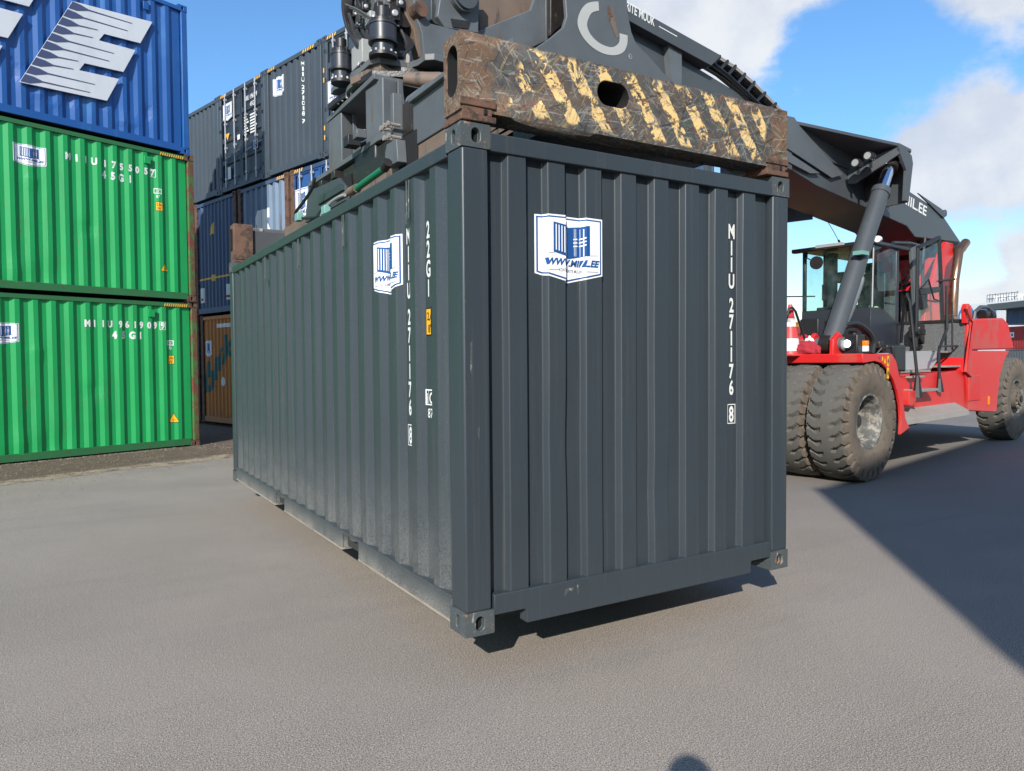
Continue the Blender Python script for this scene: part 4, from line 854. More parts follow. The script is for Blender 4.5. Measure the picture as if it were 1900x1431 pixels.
mb.build('vent_louvre', cab)
mb = MB(); mb.box((cx0 - .075, .30, 1.95), (cx0 - .045, .66, 2.40), 'black'); mb.build('corner_trim', cab, .03)
mb = MB(); mb.box((cx0 - .12, cy0 - .05, zt_ - .02), (cx1 + .03, cy1 + .05, zt_ + .05), 'cabpaint'); mb.box((cx0 - .22, cy0 + .0, zt_ - .04), (cx0 - .10, cy1 + .12, zt_ + .035), 'grease'); mb.build('roof', cab, .02, seg=3)
mb = MB(); mb.box((cx0 - .235, -.25, zt_ + .0), (cx0 - .215, .28, zt_ + .055), 'lamp_on' if False else 'alu'); mb.build('light_bar', cab, .004)
mb = MB(); mb.box((cx0 - .235, .30, zt_ - .02), (cx0 - .20, .74, zt_ + .03), 'grease'); mb.build('light_bar_housing', cab)
MB().cyl((cx0 + .02, cy0 - .10, zt_ + .06), (cx0 - .09, cy0 - .12, zt_ + .05), .055, 'white', n=14).build('roof_lamp', cab)
MB().tube([(3.8, cy0 - .03, zt_ + .07), (4.5, cy0 - .03, zt_ + .13), (4.95, cy0 - .03, zt_ + .12)], .035, 'cabpaint', 10).build('roof_tube', cab)
mb = MB(); mb.box((cx0 - .02, cy0 + .02, zg), (cx0 - .005, cy1 - .02, zt_ - .02), 'glass'); mb.build('windscreen', cab)
mb = MB(); mb.prism([(cx0, cy0 + .01, zg + .01), (3.34, cy0 + .01, 2.57), (3.75, cy0 + .01, 2.46), (4.08, cy0 + .01, 2.30), (4.02, cy0 + .01, zt_ - .02), (cx0, cy0 + .01, zt_ - .02)], (0, .01, 0), 'glass'); mb.build('side_window', cab)
mb = MB(); mb.box((cx0 + .1, cy1 - .03, zg), (cx1 - .1, cy1 - .02, zt_ - .02), 'glass').box((cx1 - .03, cy0 + .1, 2.65), (cx1 - .02, cy1 - .1, zt_ - .02), 'doorglass'); mb.build('rear_glazing', cab)
mb = MB()
for (x, y, w_) in ((cx0 + .0, cy1 - .05, .05), (4.03, cy0, .11), (cx1 - .08, cy1 - .08, .08), (cx1 - .10, cy0, .10), (cx0 + .75, cy1 - .06, .06)): mb.box((x, y, 1.9 if w_ > .1 else zg), (x + w_, y + .07, zt_), 'cabpaint')
mb.build('pillar', cab, .01)
MB().tube([(cx0 - .01, cy0 - .005, zg), (cx0 + .03, cy0 - .005, zt_ - .03)], .012, 'alu', 6).build('window_seal', cab)
MB().box((cx0 + .25, .18, zg - .3), (cx0 + .40, .30, zt_ - .05), 'cabpaint').build('wiper_post', cab)
MB().cyl((cx0 - .10, .34, 3.42), (cx0 - .06, .34, 3.42), .12, 'grease', n=20).build('cab_mirror', cab)
MB().tube([(cx0 - .08, .34, 3.42), (cx0 - .12, .50, 3.52), (cx0 - .08, .52, zt_)], .012, 'black', 6).build('mirror_arm', cab)
# seat, steering wheel, console
mb = MB(); mb.box((3.95, -.30, 1.95), (4.5, .26, 2.50), 'black').box((4.40, -.30, 2.45), (4.58, .26, 3.30), 'black').box((4.42, -.18, 3.28), (4.55, .14, 3.50), 'black'); mb.build('seat', cab, .05, seg=3)
mb = MB(); mb.box((3.3, -.5, 1.95), (3.5, .5, 2.62), 'black'); mb.build('console', cab, .02)
MB().tube([(3.52 + .08 * math.sin(a), .22 * math.cos(a) - .1, 2.78 + .18 * math.sin(a)) for a in [2 * PI * i / 20 for i in range(21)]], .016, 'black', 6).build('steering_wheel', cab)
mb = MB(); mb.box((3.35, .22, 2.75), (3.42, .42, 3.05), 'black').box((3.35, .0, 3.05), (3.42, .12, 3.25), 'black'); mb.build('display_unit', cab, .01)
MB().box((4.30, -.50, 2.75), (4.36, -.40, 3.05), 'amber').build('armrest_lever', cab, .01)
# open door
dx0, dz0, dz1 = 4.30, 2.05, 3.86
def dq(px, py): return side(px, py, -1.0)
o4 = [dq(1703, 460), dq(1742, 441), dq(1750, 636), dq(1700, 645)]
mb = MB()
def bar(p, q, r=.028): mb.tube([(p[0], -1.0, p[1]), (q[0], -1.0, q[1])], r, 'black', 6)
for i in range(4): bar(o4[i], o4[(i + 1) % 4], .038 if i != 3 else .03)
door = mb.build('door_frame', T)
mb = MB(); mb.xz(sides([(1704, 468), (1741, 450), (1747, 596), (1702, 604)], -1.0), -1.005, -.995, 'doorglass'); mb.build('door_glass', door)
mb = MB(); mb.xz(sides([(1700, 606), (1716, 600), (1748, 606), (1749, 634), (1712, 642), (1700, 628)], -1.0), -1.06, -.86, 'grease'); mb.build('door_pocket', door, .02)
mb = MB(); mb.xz(sides([(1702, 610), (1740, 614), (1740, 624), (1702, 620)], -1.06), -1.075, -1.06, 'black'); mb.build('pocket_lid', door, .004)
MB().tube([(dq(1704, 536)[0], -1.04, dq(1704, 536)[1]), (dq(1712, 520)[0], -1.1, dq(1712, 520)[1]), (dq(1722, 556)[0], -1.1, dq(1722, 556)[1]), (dq(1742, 560)[0], -1.04, dq(1742, 560)[1])], .014, 'black', 6).build('grab_handle', door)
mb = MB(); mb.xz(sides([(1704, 536), (1742, 532), (1742, 542), (1706, 548)], -1.0), -1.03, -.98, 'black'); mb.xz(sides([(1706, 548), (1716, 546), (1716, 572), (1708, 575)], -1.0), -1.05, -.98, 'black'); mb.build('latch_box', door, .008)
mb = MB(); mb.xz(sides([(1690, 462), (1702, 455), (1708, 640), (1700, 640)], -.70), -.72, -.66, 'steelw'); mb.build('door_post', T, .005)
mb = MB(); mb.xz(sides([(1676, 540), (1697, 540), (1700, 578), (1676, 578)], -.3), -.5, .3, 'black'); mb.build('rear_seat_box', T, .02)
mb = MB(); mb.xz(sides([(1676, 578), (1698, 578), (1700, 628), (1678, 630)], -.60), -.62, -.55, 'rustbrown'); mb.build('sill_panel', T, .01)
def hose(name, pts, r=.022, m='rubber', par=None, sm=4, n=7):
    P = [Vector(p) for p in pts]; out = []
    for i in range(len(P) - 1):
        p0, p1, p2, p3 = P[max(i - 1, 0)], P[i], P[i + 1], P[min(i + 2, len(P) - 1)]
        for j in range(sm):
            t = j / sm; out.append(.5 * ((2 * p1) + (-p0 + p2) * t + (2 * p0 - 5 * p1 + 4 * p2 - p3) * t * t + (-p0 + 3 * p1 - 3 * p2 + p3) * t ** 3))
    out.append(P[-1]); return MB().tube(out, r, m, n).build(name, par or T)
def S3(px, py, yl): a = side(px, py, yl); return (a[0], yl, a[1])
hose('hose', [S3(1705, 440, -.2), S3(1703, 480, -.2), S3(1690, 510, -.2), S3(1668, 528, -.2)], .04)
hose('hose', [S3(1716, 445, -.2), S3(1712, 490, -.2), S3(1696, 520, -.2), S3(1668, 536, -.2)], .04)
hose('hose', [S3(1717, 440, -.5), S3(1713, 480, -.5), S3(1712, 530, -.5)], .03)
# lamp and clutter on the mudguard
q = S3(1577, 638, -1.30); mb = MB(); mb.box((q[0] - .05, q[1] - .14, q[2] - .18), (q[0] + .2, q[1] + .12, q[2] + .14), 'black'); hl = mb.build('headlamp', T, .02); MB().cyl((q[0] - .09, q[1], q[2]), (q[0] - .04, q[1], q[2]), .085, 'black', n=20).cyl((q[0] - .10, q[1], q[2]), (q[0] - .085, q[1], q[2]), .055, 'lamp_on', n=20).build('lamp_lens', hl)
q = S3(1597, 643, -1.40); mb = MB(); mb.box((q[0] - .03, q[1] - .10, q[2] - .08), (q[0] + .06, q[1] + .10, q[2] + .01), 'white'); i_ = mb.build('indicator', T, .01); MB().box((q[0] - .035, q[1] - .10, q[2] + .012), (q[0] + .06, q[1] + .10, q[2] + .085), 'amber').build('amber_lens', i_, .01)
hose('hose_loop', [S3(1566, 602, -1.15), S3(1590, 600, -1.15), S3(1611, 615, -1.15), S3(1620, 635, -1.15), S3(1617, 656, -1.15)], .045)
hose('hose_loop', [S3(1568, 606, -1.1), S3(1592, 607, -1.1), S3(1606, 622, -1.1), S3(1612, 645, -1.1)], .03, 'grease')
mb = MB()
for yl in (-1.22, -.86):
    for dx in (0,): mb.xz([(lambda a: (a[0] - .22, 1.70))(side(1545, 640, -1.1)), (lambda a: (a[0] - .20, 1.95))(side(1545, 640, -1.1)), (lambda a: (a[0] - .02, 2.06))(side(1545, 640, -1.1)), (lambda a: (a[0] + .16, 1.95))(side(1545, 640, -1.1)), (lambda a: (a[0] + .20, 1.70))(side(1545, 640, -1.1))], yl, yl + .07, 'red')
br = mb.build('cylinder_bracket', T, .02, seg=3); q = side(1545, 640, -1.1)
MB().cyl((q[0], -1.27, 1.88), (q[0], -.75, 1.88), .10, 'steelw', n=18).build('bracket_pin', br)
MB().cyl((q[0], -.95, 1.88), (q[0], -1.10, 1.88), .15, 'grease', n=18).build('cylinder_eye', br)
mb = MB(); mb.xz([(q[0] + .2, 1.72), (q[0] + .22, 1.98), (q[0] + .9, 1.95), (q[0] + 1.1, 1.72)], -1.0, -.70, 'steelw'); mb.build('valve_cover', T, .02)
for (px, py, s_) in ((1560, 610, .08), (1572, 604, .06), (1582, 618, .05), (1552, 622, .07), (1627, 640, .08), (1640, 648, .10)):
    a = S3(px, py, -1.0); MB().box((a[0] - s_, a[1] - s_, a[2] - s_ * .7), (a[0] + s_, a[1] + s_, a[2] + s_ * .7), random.choice(['steelw', 'grease', 'rustbrown'])).build('fitting', T, .01)
# lift cylinders (both sides of the cab)
for sg in (-1, 1):
    b0 = side(1545, 640, -1.1); t0 = side(1657, 302, -1.1); rb = side(1640, 352, -1.1); lo = side(1552, 620, -1.1)
    A = Vector((b0[0], sg * 1.06, b0[1])); B = Vector((t0[0], sg * 1.06, t0[1])); R_ = Vector((rb[0], sg * 1.06, rb[1]))
    MB().cyl(A, R_, .138, 'steel', n=28).cyl(A.lerp(R_, .965), A.lerp(R_, 1.0), .152, 'steel', n=28).build('lift_cylinder', T)
    MB().cyl(R_, B, .105, 'chrome', n=28).cyl(B - (B - A).normalized() * .12, B + (B - A).normalized() * .05, .14, 'grease', n=20).build('cylinder_rod', T)
    hose('cylinder_line', [A.lerp(R_, .28) + Vector((.22, -.08 * -sg, 0)), A.lerp(R_, .6) + Vector((.21, 0, 0)), A.lerp(R_, .93) + Vector((.20, 0, 0)), A.lerp(R_, .95) + Vector((.1, 0, 0))], .028, 'steel')
hose('cylinder_line', [S3(1567, 606, -1.15), S3(1583, 570, -1.15), S3(1597, 530, -1.15), S3(1600, 515, -1.15)], .035, 'steelw')
q = S3(1601, 470, -1.2); MB().box((q[0] - .12, -1.25, q[2] - .03), (q[0] + .1, -1.1, q[2] + .03), 'teal').build('hose_clamp', T)
# ---------------- boom
hb_ = .50
mb = MB()
top = [side(1475, 218, -hb_), side(1685, 350, -hb_)]
zt0 = top[0][1]
ob = [(.42, 5.27), (4.1, 4.90), (4.9, 4.83), (6.35, 4.62)] + [side(1783, 450, -hb_), side(1698, 440, -hb_), side(1683, 420, -hb_)] + [(3.1, 4.30), (1.4, 4.44), (.42, 4.62)]
mb.xz(ob, -hb_, hb_, 'steel'); boom = mb.build('boom', T, .015)
mb = MB(); mb.xz([(.30, 5.33), (.62, 5.31), (.62, 4.55), (.30, 4.57)], -hb_ - .04, hb_ + .04, 'steel'); mb.build('collar', boom, .01)
mb = MB(); mb.xz([(5.2, 4.84), (6.35, 4.67), (6.55, 4.55), (6.45, 4.50)], -hb_ - .03, -hb_, 'steel'); q = side(1752, 396, -.5); mb.cyl((q[0], -.53, q[1]), (q[0], -.3, q[1]), .07, 'steel').box((q[0] - .22, -.5, q[1] - .12), (q[0], -.42, q[1] + .04), 'steel'); mb.build('top_strake', boom, .005)
# wing box for the lift cylinders
wing = [side(1547, 330, -.55), side(1660, 286, -1.25)]
x0 = 2.45
mb = MB()
for sg in (-1, 1):
    # upper gusset plate from the collar out to the cylinder head
    P_ = [(.62, sg * .50, 5.28), (2.62, sg * 1.28, 5.10), (3.05, sg * 1.28, 5.08), (3.9, sg * .50, 4.94)]
    mb.prism(P_, (0, 0, .05), 'steel')
    mb.prism([(2.45, sg * .50, 4.62), (2.45, sg * .50, 4.92), (2.60, sg * 1.28, 5.10), (2.60, sg * 1.28, 4.98), (2.45, sg * .62, 4.60)], (.05, 0, 0), 'steel')
    mb.prism([(2.58, sg * 1.24, 5.12), (2.72, sg * 1.24, 5.14), (3.05, sg * 1.24, 5.02), (3.10, sg * 1.24, 4.90), (2.95, sg * 1.24, 4.25), (2.80, sg * 1.24, 4.25), (2.85, sg * 1.24, 4.75), (2.6, sg * 1.24, 5.0)], (0, sg * .05, 0), 'steel')
    mb.prism([(3.12, sg * .50, 4.95), (3.12, sg * .50, 4.25), (2.98, sg * 1.24, 4.25), (3.10, sg * 1.24, 4.95)], (.04, 0, 0), 'steel')
for sg in (-1, 1):
    ya, yb = sorted((sg * .505, sg * .53)); mb.xz([(.62, 4.95), (.62, 5.32), (2.62, 5.14), (3.05, 5.12), (3.9, 4.98), (3.9, 4.78)], ya, yb, 'steel')
mb.build('cylinder_wing', boom, .004)
for k, (px, py) in enumerate(((1592, 304), (1615, 291))):
    a = S3(px, py, -.80 - .18 * k); mb = MB(); mb.cyl((a[0] - .10, a[1], a[2]), (a[0] + .05, a[1], a[2]), .075, 'black', n=20).cyl((a[0] - .11, a[1], a[2]), (a[0] - .10, a[1], a[2]), .055, 'jb', n=20); mb.box((a[0] + .0, a[1] - .02, a[2] - .18), (a[0] + .03, a[1] + .02, a[2]), 'black'); mb.build('boom_lamp', boom)
mb = MB(); mb.xz(sides([(1456, 214), (1474, 218), (1484, 234), (1564, 324), (1544, 330), (1456, 272)], -.56), -.56, -.53, 'steelm'); mb.xz(sides([(1456, 280), (1520, 322), (1502, 322), (1456, 298)], -.545), -.56, -.50, 'steelm'); mb.build('side_chord', boom)
# inner boom and nose
def bz(x, zt): return zt - .129 * (x - .5)
IB = 5.38
mb = MB(); mb.prism([(-4.3, -.36, bz(-4.3, IB)), (.3, -.36, bz(.3, IB)), (.3, -.36, 4.66), (-4.3, -.36, bz(-4.3, 4.62))], (0, .72, 0), 'steel'); ib = mb.build('inner_boom', T, .01)
# lettered rail along the top, strut, cable ladder
ra = [S3(1100, -30, -.50), S3(1338, 103, -.50), S3(1320, 122, -.50), S3(1100, 2, -.50)]
mb = MB(); mb.prism(ra, (0, .25, 0), 'steel'); rl = mb.build('top_rail', T, .004)
mb = MB(); a, b, c_, d_ = S3(1240, 80, -.45), S3(1265, 95, -.45), S3(1265, 170, -.45), S3(1248, 165, -.45); mb.prism([a, b, c_, d_], (0, .3, 0), 'steelw'); mb.build('strut', rl)
mb = MB(); n = 22; up = []; dn = []
pa = [(1336, 104), (1365, 122), (1400, 152), (1440, 192), (1470, 224), (1477, 245), (1470, 262)]; pb = [(1322, 118), (1350, 140), (1385, 172), (1420, 206), (1440, 226), (1452, 240), (1455, 256)]
for i in range(len(pa) - 1):
    for j in range(4):
        t = j / 4; up.append(S3(pa[i][0] + (pa[i + 1][0] - pa[i][0]) * t, pa[i][1] + (pa[i + 1][1] - pa[i][1]) * t, -.42)); dn.append(S3(pb[i][0] + (pb[i + 1][0] - pb[i][0]) * t, pb[i][1] + (pb[i + 1][1] - pb[i][1]) * t, -.42))
for i in range(len(up)):
    if i % 2 == 0: mb.tube([up[i], dn[i]], .022, 'black', 5)
mb.tube(dn, .03, 'black', 5); mb.tube([(p[0], p[1] + .3, p[2]) for p in dn], .03, 'black', 5)
for i in range(len(up) - 1): mb.add([Vector(up[i]), Vector(up[i + 1]), Vector(up[i + 1]) + Vector((0, .34, 0)), Vector(up[i]) + Vector((0, .34, 0)), Vector(up[i]) - Vector((0, 0, .05)), Vector(up[i + 1]) - Vector((0, 0, .05)), Vector(up[i + 1]) + Vector((0, .34, -.05)), Vector(up[i]) + Vector((0, .34, -.05))], [(0, 1, 2, 3), (0, 4, 5, 1), (4, 7, 6, 5), (3, 2, 6, 7)], 'galv')
mb.build('cable_ladder', T)
mb = MB()
for k in range(4): mb.tube([(p[0], p[1] + .06 + .05 * k, p[2] - .07 - .015 * (k % 2)) for p in up], .018, 'rubber', 5)
mb.build('cable_bundle', T)
# lettering on the boom
def decal_side(d, yl, name, par, eps=.004): return d.build(name, par, lambda s, z, q=0: Vector((s, yl - q, z)), eps=eps)
def text_px(txt, p0, p1, h, yl, m, name, par, **k):
    """text whose baseline runs between two points of the plane y=yl"""
    a, b = Vector(side(*p0, yl)), Vector(side(*p1, yl)); dr = (b - a); L = dr.length; dr.normalize(); up_ = Vector((-dr.y, dr.x))
    d = Decal().text(txt, 0, 0, h, m, 0, width=L, align='L', **k); d.place(lambda x, y: tuple(a + dr * x + up_ * y)); return decal_side(d, yl, name, par)
text_px('W.MIIL.EE', (1648, 360), (1718, 401), .19, -hb_ - .0, 'offwhite', 'boom_lettering', boom, bold=.02, shear=.1)
text_px('KONTEINERITE MÜÜK', (1106, -14), (1214, 49), .11, -.50, 'offwhite', 'boom_lettering', rl, bold=.02)
a, b = side(1222, 50, -.5), side(1256, 69, -.5); Decal().poly([a, b, (b[0], b[1] + .012), (a[0], a[1] + .012)], 'offwhite', 0).build('boom_line', rl, lambda s, z, q=0: Vector((s, -.5 - q, z)), eps=.004)
M['jbl'] = paint('pale grey ring mark', (.42, .42, .40), .6, var=.08)
# nose plates with the ring mark
yc = -.60
cpts = [(1045, -60), (1052, 30), (1046, 50), (1020, 72), (960, 112), (960, 170), (1270, 230), (1262, 165), (1240, 145), (1205, 105), (1180, 80), (1172, 60), (1165, 25), (1160, -60)]
mb = MB(); mb.xz(sides(cpts, yc), yc, yc + .05, 'steelm'); np_ = mb.build('nose_plate', T, .008)
mb = MB(); mb.xz(sides(cpts, yc), .55, .60, 'steelm'); mb.build('nose_plate', T, .008)
cc = side(1127, 38, yc); d = Decal(); Ro, Ri = .345, .235; nn = 40
e1 = Vector(side(1127, 100, yc)) - Vector(cc)
# ring mark: open ring, gap to the upper right
def cp(px, py): return side(px, py, yc)
outer_ = [(1110, 3), (1090, 6), (1077, 20), (1071, 42), (1078, 64), (1094, 84), (1115, 98), (1137, 103), (1155, 98), (1163, 84), (1164, 66)]
inner_ = [(1111, 20), (1098, 24), (1091, 36), (1089, 48), (1094, 62), (1105, 75), (1119, 84), (1134, 88), (1144, 84), (1149, 76), (1149, 62)]
def fine_(pts, k=4):
    out = []
    for i in range(len(pts) - 1):
        p0, p1, p2, p3 = [Vector(pts[max(0, min(len(pts) - 1, i + q))]) for q in (-1, 0, 1, 2)]
        for j in range(k): t = j / k; out.append(.5 * ((2 * p1) + (-p0 + p2) * t + (2 * p0 - 5 * p1 + 4 * p2 - p3) * t * t + (-p0 + 3 * p1 - 3 * p2 + p3) * t ** 3))
    out.append(Vector(pts[-1])); return out
fo, fi = fine_(outer_), fine_(inner_)
for i in range(len(fo) - 1): d.poly([cp(*fo[i]), cp(*fo[i + 1]), cp(*fi[i + 1]), cp(*fi[i])], 'jbl', 0)

d.text('R', *side(1168, 108, yc), .03, 'jbl', 0)
a = side(1169, 105, yc)
for i in range(12):
    t, t2 = 2 * PI * i / 12, 2 * PI * (i + 1) / 12; q = (a[0] + .0, a[1] + .0); d.poly([(q[0] + .032 * math.cos(t), q[1] + .032 * math.sin(t)), (q[0] + .032 * math.cos(t2), q[1] + .032 * math.sin(t2)), (q[0] + .027 * math.cos(t2), q[1] + .027 * math.sin(t2)), (q[0] + .027 * math.cos(t), q[1] + .027 * math.sin(t))], 'jbl', 0)
decal_side(d, yc, 'ring_mark', np_)
d = Decal(); d.poly([cp(*p) for p in ((1127, 12), (1134, 14), (1140, 30), (1143, 48), (1148, 68), (1144, 72), (1136, 52), (1128, 34))], 'rustbrown', 0).poly([cp(*p) for p in ((1128, 14), (1133, 16), (1137, 30), (1133, 32), (1128, 24))], 'rust', 1); decal_side(d, yc, 'rust_run', np_)
# boom tip: link plates, pin boss, tilt housing
def plate(name, pts, yl, th_, m, bev=.008, par=None):
    mb = MB(); mb.xz(sides(pts, yl), yl, yl + th_, m); return mb.build(name, par or T, bev)
plate('nose_side', [(1042, -60), (1042, 60), (1018, 74), (985, 90), (895, 82), (880, 60), (985, 18), (1010, -60)], -.34, .05, 'steelw')
plate('nose_under', [(1030, -60), (1025, 20), (892, 70), (880, -60)], -.20, .6, 'rustbrown')
plate('chain_guard', [(1022, -60), (1050, -60), (1050, 40), (1022, 66)], -.42, .06, 'grease')
k1 = [(822, -40), (890, -40), (888, 62), (826, 52), (812, 30)]
lk = plate('link_plate', k1, -.44, .06, 'steelw'); plate('link_plate', k1, .38, .06, 'steelw')
a = side(856, -6, -.44); MB().cyl((a[0], -.50, a[1]), (a[0], .50, a[1]), .165, 'steelw', n=36).build('pin_boss', lk); MB().cyl((a[0], -.53, a[1]), (a[0], -.50, a[1]), .145, 'steel', n=36).build('pin_cap', lk)
mb = MB(); mb.xz(sides([(836, 35), (872, 40), (868, 54), (840, 51)], -.44), -.448, -.44, 'grease'); mb.build('link_slot', lk)
yk = [(748, -40), (752, 30), (768, 60), (786, 108), (800, 122), (822, 140), (870, 130), (905, 112), (905, 90), (868, 62), (832, 48), (800, 38), (784, 10), (776, -40)]
pk = [(764, -40), (770, 24), (783, 60), (787, 104), (822, 125), (900, 120), (900, 85), (856, 58), (800, 44), (782, 22), (780, -40)]
plate('yoke_plate', pk, -.46, .07, 'steelw', .006); plate('yoke_plate', pk, .40, .07, 'steelw', .006)
plate('yoke_web', [(750, -40), (750, 20), (768, 55), (776, 106), (790, 108), (785, 60), (770, 20), (764, -40)], -.40, .10, 'rustbrown')
a = side(776, 20, -.46); MB().cyl((a[0], -.52, a[1]), (a[0], .52, a[1]), .075, 'rust', n=16).build('tilt_pin', T); MB().cyl((a[0] - .12, -.38, a[1] - .03), (a[0] - .12, .38, a[1] - .03), .13, 'grease', n=18).build('tilt_eye', T)
plate('head_shell', [(690, -60), (745, -60), (752, 40), (770, 90), (720, 70), (700, 30)], -.25, .5, 'steelw')
plate('head_shell', [(800, -60), (830, -60), (838, 60), (800, 40)], -.2, .4, 'steel')
# ---------------- spreader, built in world coordinates round the container
def wx(px, py, X): r = ray(px, py); return CAM + r * ((X - CAM.x) / r.x)
mb = MB()
for x0_ in (.62, 1.58): mb.box((x0_, .20, 2.94), (x0_ + .24, 5.95, 3.30), 'rustbrown')
sp = mb.build('spreader_arm', T, .006, xf=W2T)
mb = MB()
mb.box((.61, 1.02, 3.305), (.89, 1.98, 3.625), 'steelm').box((.78, 1.98, 3.305), (.89, 4.6, 3.625), 'grease').box((.57, 1.0, 3.625), (.93, 1.98, 3.66), 'steelw').box((1.58, 1.5, 3.305), (1.82, 4.6, 3.42), 'grease')
mb.box((.89, 2.9, 3.32), (1.55, 3.8, 3.50), 'grease'); sf = mb.build('spreader_frame', T, .006, xf=W2T)
ZL, ZU, ZH = 3.66, 4.23, 4.42
def slab(name, pts, z, far_, th_, m='steelw'):
    mb = MB(); mb.prism([at(px, py, z) for px, py in pts] + [Vector((a, b, z)) for a, b in far_], (0, 0, th_), m); return mb.build(name, T, .005, xf=W2T)
lo_ = [at(*p, ZL) for p in ((571, 348), (605, 326), (668, 286), (700, 262), (733, 249))]; up_l = at(606, 229, ZU)
slab('carriage_plate', [(571, 348), (605, 326), (668, 286), (700, 262), (733, 249), (752, 253)], ZL, [(2.3, 2.4), (2.3, lo_[0].y), (1.2, lo_[0].y + .1)], .05)
slab('carriage_plate', [(606, 229), (650, 188), (694, 146), (783, 166)], ZU, [(2.1, 2.9), (2.1, up_l.y), (1.2, up_l.y)], .05)
def post_(pl, pr_, wd, name='carriage_web'):
    a, b = at(*pl, ZL + .05), at(*pr_, ZL + .05); d_ = Vector((wd, .04, 0)); mb = MB(); mb.prism([a, b, b + d_, a + d_], (0, 0, ZU - ZL - .05), 'steelw'); mb.build(name, T, .015, xf=W2T, seg=3); return b
bA = post_((610, 318), (634, 302), .14); bB = post_((679, 270), (711, 250), .16)
def rib(p, w0, w1, w2):
    z0, z1 = ZL + .05, ZU; pts = [(w0, z0), (w2, z0)] + [(w2 - (w2 - w1) * math.sin(t), z0 + (z1 - z0) * (1 - math.cos(t)) * .95) for t in [PI / 2 * k / 8 for k in range(1, 9)]] + [(w1, z1), (w0, z1)]
    mb = MB(); mb.prism([(p.x + a, p.y - .02, z) for a, z in pts], (0, .03, 0), 'steelm'); mb.build('carriage_rib', T, .004, xf=W2T)
rib(bA, .12, .16, .34); rib(bB, .14, .19, .42)
mb = MB(); mb.box((1.25, 2.8, ZL + .05), (1.95, lo_[0].y - .5, ZU), 'grease'); mb.build('carriage_core', T, .01, xf=W2T)
q0, q1 = lo_[1], lo_[4]
mb = MB(); mb.box((.84, q1.y + .05, 3.50), (.98, q0.y - .2, ZL), 'grease').box((.76, q1.y + .35, 3.42), (.95, q1.y + .9, ZL), 'black').box((.80, q0.y - .9, 3.30), (.95, q0.y - .3, ZL), 'grease'); mb.build('slide_pad', T, .02, xf=W2T)
# slewing ring, head plate
mb = MB(); mb.cyl((1.35, 3.75, ZU + .05), (1.35, 3.75, ZH), .58, 'grease', n=48).cyl((1.35, 3.75, ZU + .09), (1.35, 3.75, ZU + .13), .63, 'steelw', n=48); mb.build('slewing_ring', T, xf=W2T)
hl_ = at(614, 176, ZH)
slab('head_plate', [(614, 176), (620, 167), (649, 156), (651, 146), (668, 136), (684, 121), (704, 116), (735, 122), (757, 128), (775, 122), (788, 112), (806, 111), (860, 126)], ZH, [(1.7, 2.3), (2.1, 3.0), (2.1, hl_.y), (1.2, hl_.y)], .06)
mb = MB(); mb.prism([at(650, 158, ZH - .10), at(706, 130, ZH - .06), at(748, 152, ZH - .12), at(708, 160, ZH - .12)], (0, 0, .07), 'rustbrown'); mb.build('wedge_pad', T, .004, xf=W2T)
mb = MB(); a, b = wx(748, 146, .95), wx(815, 152, 1.25); mb.cyl(a, b, .05, 'rustbrown', .085, n=14); mb.build('grease_pipe', T, xf=W2T)
def motor(px, py, z, ht, r, name='slewing_motor'):
    c0 = at(px, py, z); mb = MB(); Z_ = lambda k: c0 + Vector((0, 0, ht * k))
    mb.cyl(Z_(-.03), Z_(.04), r * 1.05, 'black', n=32).cyl(Z_(.04), Z_(.26), r * .80, 'cabpaint', n=32).cyl(Z_(.26), Z_(.31), r * 1.08, 'black', n=32).cyl(Z_(.31), Z_(.62), r, 'cabpaint', n=32).cyl(Z_(.62), Z_(.66), r * 1.06, 'cabpaint', n=32)
    mb.cyl(Z_(.66), Z_(.74), r * .9, 'grease', n=24).cyl(Z_(.74), Z_(1.0), r * .55, 'black', n=20)
    for i in range(10):
        t = 2 * PI * i / 10; q = c0 + Vector((r * .93 * math.cos(t), r * .93 * math.sin(t), ht * .04)); mb.cyl(q, q + Vector((0, 0, .022)), .012, 'alu', n=6)
        q = c0 + Vector((r * .80 * math.cos(t), r * .80 * math.sin(t), ht * .66)); mb.cyl(q, q + Vector((0, 0, .05)), .014, 'black', n=6)
    mb.build(name, T, xf=W2T); return c0
m1 = motor(711, 106, ZH + .06, .44, .125); m2 = motor(634, 154, ZH + .01, .42, .100)
j0 = at(672, 120, ZH + .06); mb = MB(); mb.box((j0.x, j0.y, ZH + .09), (j0.x + .10, j0.y + .30, ZH + .31), 'jb').box((j0.x + .02, j0.y + .03, ZH + .06), (j0.x + .08, j0.y + .25, ZH + .09), 'grease'); mb.build('junction_box', T, .008, xf=W2T)
def hp(*pts): return [W2T @ at(*p) for p in pts]
rng = random.Random(5)
for i in range(11):      # hose bundle rising from the motors past the upper picture edge
    x = 650 + i * 7; hose('hose', hp((x - 8, -40, 5.35), (x - 14 + rng.uniform(-10, 10), 4, 5.15), (x - 6 + rng.uniform(-12, 12), 36, 4.98), (x + rng.uniform(-6, 12), 66, 4.80), (678 + i * 5, 84, 4.70)), rng.choice([.014, .018, .022]), 'rubber')
for i in range(6): hose('hose', hp((640 + i * 4, -30, 5.3), (636 + i * 3, 10, 5.1), (642 + i * 4, 46 + i * 3, 4.92), (656 + i * 4, 74, 4.75), (668 + i * 3, 92, 4.66)), .016, 'rubber')
for i in range(5): hose('hose', hp((722 + 4 * i, -20, 5.2), (736 + 3 * i, 36 + 5 * i, 4.98), (754 + 3 * i, 82, 4.72), (748 - 2 * i, 108, 4.52)), .017, 'rubber')
